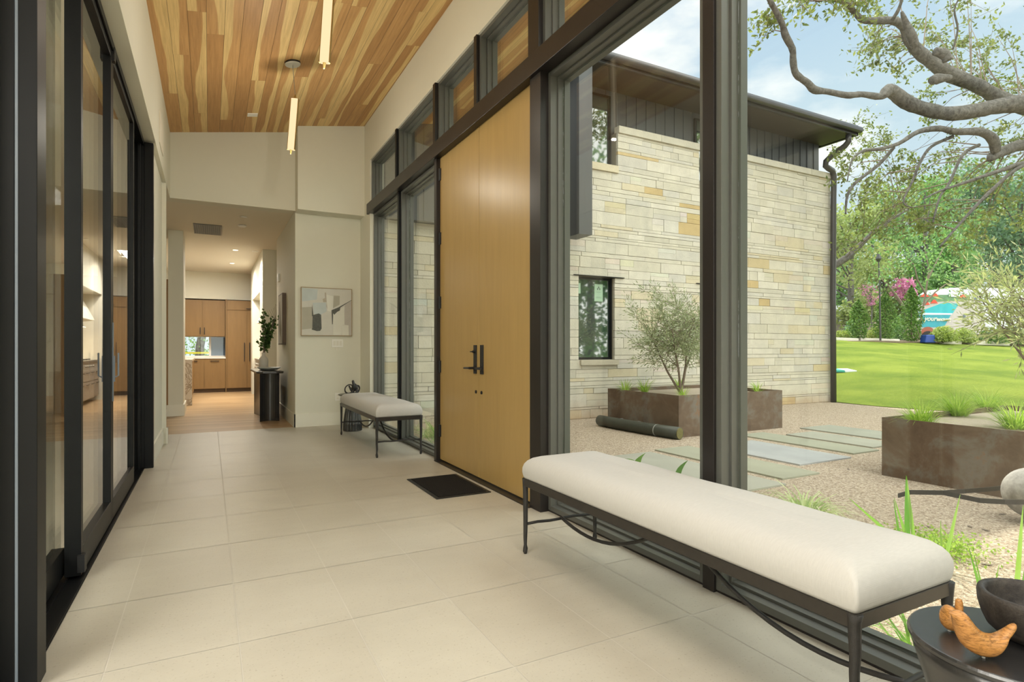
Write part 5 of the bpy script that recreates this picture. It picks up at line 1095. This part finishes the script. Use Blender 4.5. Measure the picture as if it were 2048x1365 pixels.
LIMBS.append(limb([(2300, 1000, 110), (2000, 760, 85), (1780, 665, 62), (1600, 630, 46), (1500, 590, 40), (1380, 520, 38), (1230, 460, 42), (1150, 410, 40), (1020, 310, 34), (960, 230, 30), (930, 160, 26), (860, 125, 22), (700, 125, 19), (640, 80, 16), (580, 20, 14), (480, -5, 12), (400, 5, 8)], 11.5, 9.5))
LIMBS.append(limb([(1780, 665, 62), (1662, 630, 58), (1500, 645, 44), (1350, 675, 42), (1200, 690, 40), (1050, 660, 40), (950, 620, 40), (870, 560, 38), (835, 550, 36), (790, 585, 20), (680, 572, 18), (590, 578, 19), (470, 556, 16), (390, 545, 24), (350, 505, 20), (280, 450, 20), (262, 370, 19), (258, 300, 19), (215, 215, 22), (190, 130, 17), (130, 20, 16), (90, -60, 14)], 10.6, 8.6))
LIMBS.append(limb([(2300, 1050, 70), (1900, 900, 40), (1662, 880, 34), (1560, 910, 30), (1485, 940, 32), (1455, 965, 18)], 11.5, 10.5))
LIMBS.append(limb([(1490, 920, 26), (1475, 850, 30), (1400, 800, 24), (1250, 800, 20), (1150, 780, 17), (1020, 800, 15), (900, 872, 12), (780, 905, 10), (690, 915, 9), (620, 970, 5), (590, 1100, 3)], 10.5, 9.5))
LIMBS.append(limb([(1230, 828, 10), (1100, 890, 9), (1035, 980, 8), (985, 1100, 7), (930, 1225, 5), (985, 1260, 3)], 10.3, 10))
LIMBS.append(limb([(872, 895, 10), (780, 1000, 10), (640, 1110, 9), (590, 1190, 8), (580, 1300, 5)], 10, 10))
LIMBS.append(limb([(1850, 960, 26), (1662, 990, 16), (1520, 1035, 12), (1300, 1110, 9), (1150, 1160, 6), (1050, 1210, 4)], 10.5, 10))
LIMBS.append(limb([(1900, 980, 20), (1662, 1000, 12), (1450, 1170, 10), (1280, 1350, 8), (1150, 1500, 5)], 10.5, 10))
LIMBS.append(limb([(1390, 880, 10), (1290, 940, 9), (1210, 1110, 8), (1150, 1200, 6), (1110, 1350, 5)], 10.4, 10))
LIMBS.append(limb([(920, 70, 8), (945, 140, 20), (985, 230, 28), (1000, 280, 24)], 9.6, 9.8))
LIMBS.append(limb([(1120, 310, 24), (1180, 330, 30), (1200, 370, 26)], 9.9, 9.9))
LIMBS.append(limb([(1220, 470, 14), (1130, 480, 32), (1105, 490, 24)], 9.95, 9.9))
LIMBS.append(limb([(960, 1270, 5), (860, 1330, 9), (760, 1400, 12), (660, 1495, 17), (590, 1560, 20), (520, 1605, 22), (440, 1640, 22)], 16, 15))
LIMBS.append(limb([(860, 125, 12), (900, 60, 10), (930, -30, 8)], 9.6, 9.4)); LIMBS.append(limb([(1230, 300, 6), (1260, 180, 6), (1240, 60, 5), (1280, -30, 4)], 9.9, 9.6))
MB().tube([(16.5, 4.6, -0.2), (16.3, 4.7, 1.5), (15.8, 4.9, 3.2), tuple(P(*z3(2300, 1000), 11.5))], [0.42, 0.34, 0.32, 0.28], 12).build('trunk', 'bark', oak, smooth=True)
# leafy twigs: cluster centres by picture region, each hung on a real twig
cl_ = []; rr = random.Random(21)
def scatter(n, u0, u1, v0, v1, d0, d1, test=None):
    k = 0
    while k < n:
        u, v = rr.uniform(u0, u1), rr.uniform(v0, v1)
        if test and not test(u, v): continue
        cl_.append((u, v, rr.uniform(d0, d1))); k += 1
scatter(66, 1740, 2140, -60, 215, 11.2, 14, lambda u, v: v < 60 + (u - 1740) * 0.9)
scatter(16, 1560, 1740, -30, 18, 9, 10)
scatter(6, 1528, 1560, 20, 85, 8.8, 9.4)
scatter(36, 1850, 2160, 120, 330, 11.5, 14)
scatter(20, 1665, 1790, 240, 320, 15, 16.5, lambda u, v: abs(u - 1720) / 60 + abs(v - 290) / 60 < 1.2)
scatter(95, 1670, 2150, 290, 500, 10.5, 14.5, lambda u, v: v > 300 + max(0, (1830 - u)) * 0.0)
scatter(14, 1730, 1820, 60, 140, 10.4, 11.5)
tw = MB(); C_, D_ = [], []
allp = [p for L_ in LIMBS for p in L_]
for (u, v, d) in cl_:
    c = P(u, v, d); near = min(allp, key=lambda p: (p - c).length_squared); L_ = (near - c).length
    if L_ < 2.2: tw.tube([near, near.lerp(c, 0.5) + Vector((0, 0, 0.12 * L_)), c], [0.011, 0.007, 0.003], 4, caps=False)
    for _ in range(3):
        e_ = c + Vector([rr.gauss(0, 0.2) for _ in range(3)]); tw.tube([c, e_], [0.005, 0.002], 3, caps=False)
        for _ in range(15):
            C_.append(tuple(c.lerp(e_, rr.random() * 1.2) + Vector([rr.gauss(0, 0.055) for _ in range(3)]))); D_.append((rr.gauss(0, 1), rr.gauss(0, 1), rr.gauss(0, 1)))
tw.build('twigs', 'twig_bark', oak)
C_, D_ = np.array(C_), np.array(D_); quads('leaves', C_, D_, rdir(len(C_)), RNG.uniform(.06, .115, len(C_)), 0.046, 'oak_leaf', oak)
# the part of its crown above and beside the picture, whose shade falls on the lawn
n = 15000; cen = np.array([(RNG.uniform(13, 32), RNG.uniform(8, 28), RNG.uniform(10, 22)) for _ in range(330)]); C_ = cen[RNG.integers(0, 150, n)] + RNG.normal(size=(n, 3)) * 0.5
dd_ = SY * C_[:, 0] + CY * C_[:, 1]; C_ = C_[C_[:, 2] > CH + 0.66 * dd_]   # the crown hangs well above these limbs; quads('upper_leaves', C_, rdir(len(C_)), rdir(len(C_)), 0.26, 0.15, 'oak_leaf', oak)

# =================================================================== TREES AND SHRUBS BEYOND THE LAWN
def big_tree(name, u, d, vtop, half_px, mat, label, cat='tree', n=6000, leaf=0.26, vbase=None, seed=1, vbot=None, dens=1.0):
    rr = random.Random(seed); vb = vbase or 690; b_ = P(u, vb, d); sc = d / FPX
    t = empty(name, tuple(b_), label, cat, 'trees beyond the lawn' if cat == 'tree' else None)
    top = (vb - vtop) * sc; hw = half_px * sc; zb = (vb - (vbot or (vb - (vb - vtop) * 0.25))) * sc
    m = MB(); m.tube([tuple(b_ - Vector((0, 0, 0.3))), tuple(b_ + Vector((0.1, 0, top * 0.4))), tuple(b_ + Vector((0.2, 0.1, top * 0.85)))], [hw * 0.07, hw * 0.055, hw * 0.015], 8)
    nc = 46; cen = []
    for k in range(nc):
        a = rr.uniform(0, 6.283); r_ = math.sqrt(rr.random()) * hw * 0.85; z_ = rr.uniform(zb, top * 0.93); f_ = math.sqrt(max(0.08, 1 - ((z_ - (zb + top) / 2) / ((top - zb) / 2 + 1e-6)) ** 2))
        c = b_ + Vector((math.cos(a) * r_ * f_, math.sin(a) * r_ * f_, z_)); cen.append(tuple(c))
        if k % 3 == 0: m.tube([tuple(b_ + Vector((0.1, 0, min(z_ * 0.7, top * 0.7)))), tuple(c)], [hw * 0.02, hw * 0.006], 5, caps=False)
    m.build('trunk', 'bark', t)
    cen = np.array(cen); ii = RNG.integers(0, nc, n); off = rdir(n) * (RNG.random(n) ** 0.4)[:, None] * hw * 0.26 * [1.1, 1.1, 0.8]
    quads('leaves', cen[ii] + off, rdir(n), rdir(n), leaf * RNG.uniform(.7, 1.3, n), leaf * 0.6, mat, t, rnd=np.clip(RNG.random(n) * 0.7 + (ii % 5) * 0.08, 0, 1))
BT = [(1700, 40, 400, 100, 'far_leaf_olive', 'olive green tree just right of the downspout', 5000), (1770, 46, 350, 110, 'far_leaf_olive', 'pale olive green tree above the columnar shrubs', 6000), (1850, 44, 330, 110, 'far_leaf_green', 'fresh green tree behind the printed truck left side', 6000),
      (1940, 48, 310, 120, 'far_leaf_bluegreen', 'blue-green tree high behind the printed truck', 7000), (2040, 46, 330, 110, 'far_leaf_bluegreen', 'dark blue-green tree at the right edge', 6000), (1905, 40, 450, 70, 'far_leaf_green', 'bright green tree directly above the truck roof', 4500),
      (1680, 60, 420, 120, 'far_leaf_green', 'distant green tree behind the grey roof', 4500), (1990, 62, 330, 150, 'far_leaf_olive', 'distant olive tree mass behind the blue-green trees', 6000), (1820, 62, 380, 130, 'far_leaf_bluegreen', 'distant blue-green tree behind the pink blossoms', 6000), (2110, 55, 350, 110, 'far_leaf_green', 'green tree beyond the right edge', 3500)]
for k, (u, d, vt, hw, mt, lb, n) in enumerate(BT): big_tree('leafy_tree', u, d, vt, hw, mt, lb, n=n, leaf=0.30 * d / 45, seed=k + 3, vbot=640)
big_tree('redbud_tree', 1808, 36, 552, 26, 'pink_blossom', 'magenta blossoming redbud tree between the columnar shrubs', 'tree', 1500, 0.16, 665, 41, 600)
big_tree('redbud_tree', 1742, 38, 560, 22, 'pink_blossom', 'faint pink blossoming tree behind the lamp post', 'tree', 260, 0.14, 665, 44, 610)
# a bare-branched young tree in front of the truck
t = empty('young_tree', tuple(P(1838, 676, 30.8)), 'young branching tree in front of the printed truck', 'tree'); m = MB()
def tb(pts, d=30.8, r=0.05): m.tube([P(u, v, d) for u, v in pts], [r * (1 - 0.75 * i / (len(pts) - 1)) for i in range(len(pts))], 6)
tb([(1836, 684), (1843, 630), (1851, 590), (1858, 540), (1850, 500), (1845, 440)], r=0.06); tb([(1848, 610), (1870, 585), (1890, 570), (1920, 560)]); tb([(1855, 560), (1870, 530), (1885, 500), (1915, 470)]); tb([(1806, 612), (1790, 588), (1775, 570), (1752, 548)], r=0.08); tb([(1852, 590), (1835, 560), (1828, 530), (1800, 500)])
tb([(1836, 684), (1822, 645), (1806, 612)], r=0.08)
m.build('branches', 'twig_bark', t)
n = 900; ctr = [P(*q, 29) for q in ((1850, 470), (1900, 480), (1915, 560), (1810, 510), (1770, 555), (1860, 520), (1890, 530))]; Cn = np.array([tuple(ctr[i % 7] + Vector([random.gauss(0, 0.5) for _ in range(3)])) for i in range(n)]); quads('leaves', Cn, rdir(n), rdir(n), 0.16, 0.09, 'far_leaf_green', t)
def column_shrub(u, d, vt, vb, hw, label, mat='shrub_leaf', n=2600, group='columnar shrubs along the lawn'):
    b_ = P(u, vb, d); sc = d / FPX; H = (vb - vt) * sc; R = hw * sc; t = empty('columnar_shrub', tuple(b_), label, 'shrub', group)
    MB().tube([tuple(b_ - Vector((0, 0, 0.15))), tuple(b_ + Vector((0, 0, H * 0.8)))], [0.04, 0.015], 6).build('stem', 'twig_bark', t)
    z_ = RNG.random(n) ** 0.9; a = RNG.random(n) * 6.283; prof = np.sin(np.clip(z_ * 0.93 + 0.10, 0, 1) * math.pi) ** 0.55 * (1 - 0.35 * z_); r_ = prof * R * np.sqrt(RNG.random(n)) * (1 + 0.2 * np.sin(a * 3 + z_ * 9))
    Cn = np.stack([b_.x + r_ * np.cos(a), b_.y + r_ * np.sin(a), b_.z + z_ * H], 1); quads('leaves', Cn, rdir(n), rdir(n), 0.11, 0.07, mat, t)
column_shrub(1717, 29.5, 600, 678, 22, 'dark columnar shrub nearest the stone wing'); column_shrub(1770, 29.5, 585, 679, 24, 'columnar shrub beside the lamp post'); column_shrub(1823, 29.5, 572, 682, 24, 'tallest columnar shrub left of the printed truck')
def low_shrub(u, d, v0_, v1_, hw, label, mat, n=1400):
    b_ = P(u, v1_, d); sc = d / FPX; H = (v1_ - v0_) * sc; R = hw * sc; t = empty('low_shrub', tuple(b_), label, 'shrub', 'low rounded shrubs beyond the lawn')
    dd = rdir(n); dd[:, 2] = np.abs(dd[:, 2]); rr_ = (RNG.random(n) ** 0.45)[:, None]; Cn = np.array(tuple(b_)) + dd * rr_ * [R, R, H]; quads('leaves', Cn, rdir(n), rdir(n), 0.11, 0.07, mat, t)
    MB().tube([tuple(b_ - Vector((0, 0, 0.1))), tuple(b_ + Vector((0, 0, H * 0.6)))], [0.03, 0.01], 6).build('stem', 'twig_bark', t)
low_shrub(1683, 30.5, 660, 680, 22, 'yellow-green low shrub beside the downspout', 'shrub_leaf_light'); low_shrub(1752, 30.5, 652, 679, 18, 'low shrub between two columnar shrubs', 'shrub_leaf_light', 900); low_shrub(1797, 31, 628, 680, 16, 'pale shrub left of the tallest columnar shrub', 'far_leaf_green', 900)
low_shrub(1886, 29, 652, 683, 26, 'round olive shrub in front of the printed truck', 'shrub_leaf_light', 2000); low_shrub(1925, 29.5, 655, 685, 26, 'low shrub right of the round olive shrub', 'shrub_leaf_light', 1600); low_shrub(1985, 29.5, 655, 687, 30, 'spreading shrub toward the right edge', 'shrub_leaf', 1600); low_shrub(2040, 29.5, 652, 689, 30, 'spreading shrub at the right edge of the lawn', 'shrub_leaf', 1600)
low_shrub(1700, 31, 640, 680, 14, 'grey-green bush under the grey roof', 'far_leaf_bluegreen', 800)
# far ground beyond the lawn
vs = [P(1600, 684, 28.6), P(1760, 682, 28.8), P(1900, 686, 29.5), P(2150, 692, 29.5), P(2300, 640, 95), P(1560, 640, 95)]
mb = MB(); mb.extr([(v.x, v.y, v.z) for v in vs][::-1], (0, 0, -0.25)); struct(mb.build('floor', 'mulch', loc=(0, 0, 0)), 'planting ground behind the lawn', 'ground')
for k, (ua, ub, va, vb, lb) in enumerate([(1668, 1718, 680, 681, 'pale stone edging by the stone wing'), (1722, 1800, 681, 682.5, 'pale stone edging under the columnar shrubs'), (1884, 1924, 684.5, 686, 'pale flat rock in front of the low shrubs'), (1945, 2020, 686, 688.5, 'pale flat rock toward the right edge')]):
    a, b_ = P(ua, va, 29.2), P(ub, vb, 29.2); F_ = Vector((SY, CY, 0)); m = MB(); m.extr([a + Vector((0, 0, -0.1)), b_ + Vector((0, 0, -0.1)), b_ + Vector((0, 0, 0.10)) , a + Vector((0, 0, 0.12))], F_ * 0.6); tag(m.build('edging_stone', 'pale_stone', bevel=0.03), lb, 'stone', 'pale stones edging the lawn')
# lamp post
b_ = P(1761, 681, 29); t = empty('street_lamp', tuple(b_), 'tall thin black lamp post behind the lawn', 'lamp post')
MB().tube([b_ - Vector((0, 0, 0.2)), P(1759, 560, 29), P(1757, 522, 29)], [0.05, 0.035, 0.03], 8).build('pole', 'roof_metal', t); MB().tube([P(1757, 524, 29), P(1757, 518, 29), P(1757, 508, 29)], [0.06, 0.14, 0.05], 8).build('lamp_head', 'roof_metal', t)
# neighbour's roof
a, b_ = P(1672, 640, 42), P(1716, 640, 42); F_ = Vector((SY, CY, 0)); R_ = Vector((CY, -SY, 0))
t = empty('neighbour_house', tuple(P(1690, 672, 42)), 'low house with a grey shingle roof behind the shrubs', 'house')
MB().extr([P(1600, 690, 42), P(1704, 690, 42), P(1704, 638, 42), P(1600, 638, 42)], F_ * 6).build('wall', 'house_wall', t)
m = MB(); m.extr([P(1590, 641, 41.7), P(1712, 641, 41.7), P(1712, 637, 41.7), P(1590, 637, 41.7)], F_ * 0.1); m.build('fascia', 'truck_white', t)
m = MB(); p0, p1, p2, p3 = P(1590, 637, 41.7), P(1712, 637, 41.7), P(1700, 612, 45), P(1590, 612, 45); m.add([p0, p1, p2, p3, p0 - Vector((0, 0, .2)), p1 - Vector((0, 0, .2)), p2 - Vector((0, 0, .2)), p3 - Vector((0, 0, .2))], [(0, 1, 2, 3), (7, 6, 5, 4), (0, 4, 5, 1), (1, 5, 6, 2), (2, 6, 7, 3), (3, 7, 4, 0)]); m.build('roof', 'grey_shingle', t)
tag(MB().extr([P(1850, 686, 28.8), P(1872, 686, 28.8), P(1870, 670, 28.8), P(1853, 670, 28.8)], F_ * 0.4).build('blue_bin', 'blue_plastic', bevel=0.04), 'dark blue plastic container at the lawn edge', 'bin')
q = P(1682, 721, 18.0); m = MB()
sl_ = MB(); 
pz = Vector((SY, CY, 0)); zz0 = lz(q.x, q.y)
t = empty('lawn_mat', (q.x, q.y, zz0), 'flat teal and white object lying on the lawn by the wall', 'mat')
MB().extr([(q - R_ * 0.35).xy.to_3d() + Vector((0, 0, zz0)), (q + R_ * 0.12).xy.to_3d() + Vector((0, 0, zz0)), (q + R_ * 0.12 + F_ * 0.5).xy.to_3d() + Vector((0, 0, zz0 + 0.05)), (q - R_ * 0.35 + F_ * 0.5).xy.to_3d() + Vector((0, 0, zz0 + 0.05))], (0, 0, 0.06)).build('teal_end', 'teal_plastic', t)
MB().extr([(q + R_ * 0.13).xy.to_3d() + Vector((0, 0, zz0)), (q + R_ * 0.5).xy.to_3d() + Vector((0, 0, zz0)), (q + R_ * 0.5 + F_ * 0.5).xy.to_3d() + Vector((0, 0, zz0 + 0.05)), (q + R_ * 0.13 + F_ * 0.5).xy.to_3d() + Vector((0, 0, zz0 + 0.05))], (0, 0, 0.05)).build('white_end', 'truck_white', t)

# =================================================================== PRINTED TRUCK
DT = 32.0
t = empty('box_truck', tuple(P(1930, 690, DT)), 'white truck printed with a turquoise swimming pool scene', 'truck')
DV = (P(1836, 676, DT) - Vector((0, 0, CH))); DV.z = 0; DV.normalize()
MB().extr([P(1836, 676, DT), P(2110, 676, DT), P(2110, 575, DT), P(1900, 576, DT), P(1850, 582, DT), P(1836, 592, DT)], DV * 2.3).build('body', 'truck_white', t)
def pr2(name, mat, pts, k, lab=None):
    o = MB().extr([P(u, v, DT - 0.012 * k) for u, v in pts], F_ * 0.010).build(name, mat, t)
    if lab: o['label'] = lab
pr2('pool_print', 'print_leaf', [(1838, 590), (1940, 590), (1940, 606), (1838, 606)], 1); pr2('pool_print', 'print_paving', [(1838, 606), (1960, 600), (1975, 672), (1838, 672)], 2)
pr2('pool_print', 'pool_water', [(1838, 624), (1888, 605), (1918, 608), (1905, 628), (1838, 628)], 3, 'turquoise pool water'); pr2('pool_print', 'pool_deep', [(1838, 628), (1903, 628), (1888, 655), (1838, 655)], 3)
pr2('pool_print', 'truck_white', [(1838, 626), (1905, 627), (1903, 630), (1838, 630)], 4, 'white pool edge stripe'); pr2('pool_print', 'truck_white', [(1898, 584), (1920, 584), (1920, 594), (1898, 594)], 4)
for (u0_, v0_, u1_, v1_) in ((1840, 588, 1860, 594), (1864, 587, 1877, 593), (1918, 589, 1938, 595), (1847, 604, 1860, 610), (1861, 600, 1876, 607)):
    pr2('umbrella_print', 'print_red', [(u0_, v1_), (u1_, v1_), ((u0_ + u1_) / 2 + 2, v0_), ((u0_ + u1_) / 2 - 2, v0_)], 5)
pr2('window_print', 'screen_blue', [(1950, 592), (1957, 588), (1955, 600), (1950, 602)], 5); pr2('window_print', 'screen_blue', [(1927, 630), (1932, 626), (1930, 642), (1926, 642)], 5)
MB().extr([P(1845 + 11 + 14 * math.cos(a), 668 - 14 * math.sin(a), DT - 0.05) for a in [math.pi * k / 12 for k in range(13)]], F_ * 0.05).build('wheel_arch', 'terracotta', t)
wc = P(1857, 676, DT - 0.08); MB().tube([wc, wc + F_ * 0.3], 0.38, 24).build('wheel', 'black_matte', t); wc = P(2060, 676, DT - 0.08); MB().tube([wc, wc + F_ * 0.3], 0.38, 24).build('wheel', 'black_matte', t)
def text(s_, u, v, hpx, mat, shear=0.0, bold=0.0, sx=1.0):
    cu = bpy.data.curves.new('lettering', 'FONT'); cu.body = s_; cu.size = hpx / FPX * DT; cu.extrude = 0.004; cu.shear = shear; cu.offset = bold
    ob = bpy.data.objects.new('lettering', cu); C.objects.link(ob); dg = bpy.context.evaluated_depsgraph_get(); me = bpy.data.meshes.new_from_object(ob.evaluated_get(dg)); bpy.data.objects.remove(ob)
    o = bpy.data.objects.new('lettering', me); C.objects.link(o); me.materials.clear(); me.materials.append(M[mat]); o.parent = t
    o.location = P(u, v, DT - 0.09) - WLOC[t.name]; o.rotation_euler = (math.pi / 2, 0, -YAW); o.scale = (sx, 1, 1); return o
text('in', 1833, 642, 11, 'print_lettering', sx=1.0); text('your', 1848, 642, 13.5, 'print_lettering', 0.4, 0.004, 0.95); text('sanctuary', 1873, 642, 9.5, 'print_lettering', 0, 0.008, 0.80)

# tree seen through the kitchen window
big = P(410, 690, 22); t = empty('garden_tree', (0.0, 20.5, -0.1), 'sunlit green tree outside the kitchen window', 'tree')
n = 3000; Cn = np.array([0.0, 20.8, 1.4]) + RNG.normal(size=(n, 3)) * [1.6, 0.5, 0.8]; quads('leaves', Cn, rdir(n), rdir(n), 0.10, 0.06, 'far_leaf_green', t)
MB().tube([(-0.3, 20.3, -0.2), (-0.25, 20.3, 1.2), (0.0, 20.4, 2.6)], [0.14, 0.12, 0.1], 8).build('trunk', 'bark', t)
# two trees to the south, out of the picture, that the wing's windows mirror
for k, (x, y) in enumerate([(18, -8), (24.5, -10), (11.5, -11)]):
    t = empty('shade_tree', (x, y, -0.13), ['broad tree south of the court', 'second broad tree south of the court', 'third broad tree southeast of the court'][k], 'tree', 'trees south of the court')
    MB().tube([(x, y, -0.2), (x + 0.2, y, 2.5), (x, y + 0.2, 6)], [0.3, 0.25, 0.1], 9).build('trunk', 'bark', t)
    n = 9000; cen = np.array([x, y, 6.5]) + RNG.normal(size=(90, 3)) * [3.0, 2.0, 3.6]; cen[:, 2] = np.clip(cen[:, 2], 0.6, 14); Cn = cen[RNG.integers(0, 90, n)] + RNG.normal(size=(n, 3)) * 0.55; Cn[:, 2] = np.clip(Cn[:, 2], 0, 20); quads('leaves', Cn, rdir(n), rdir(n), 0.34, 0.2, 'far_leaf_green', t)
bpy.context.view_layer.update()
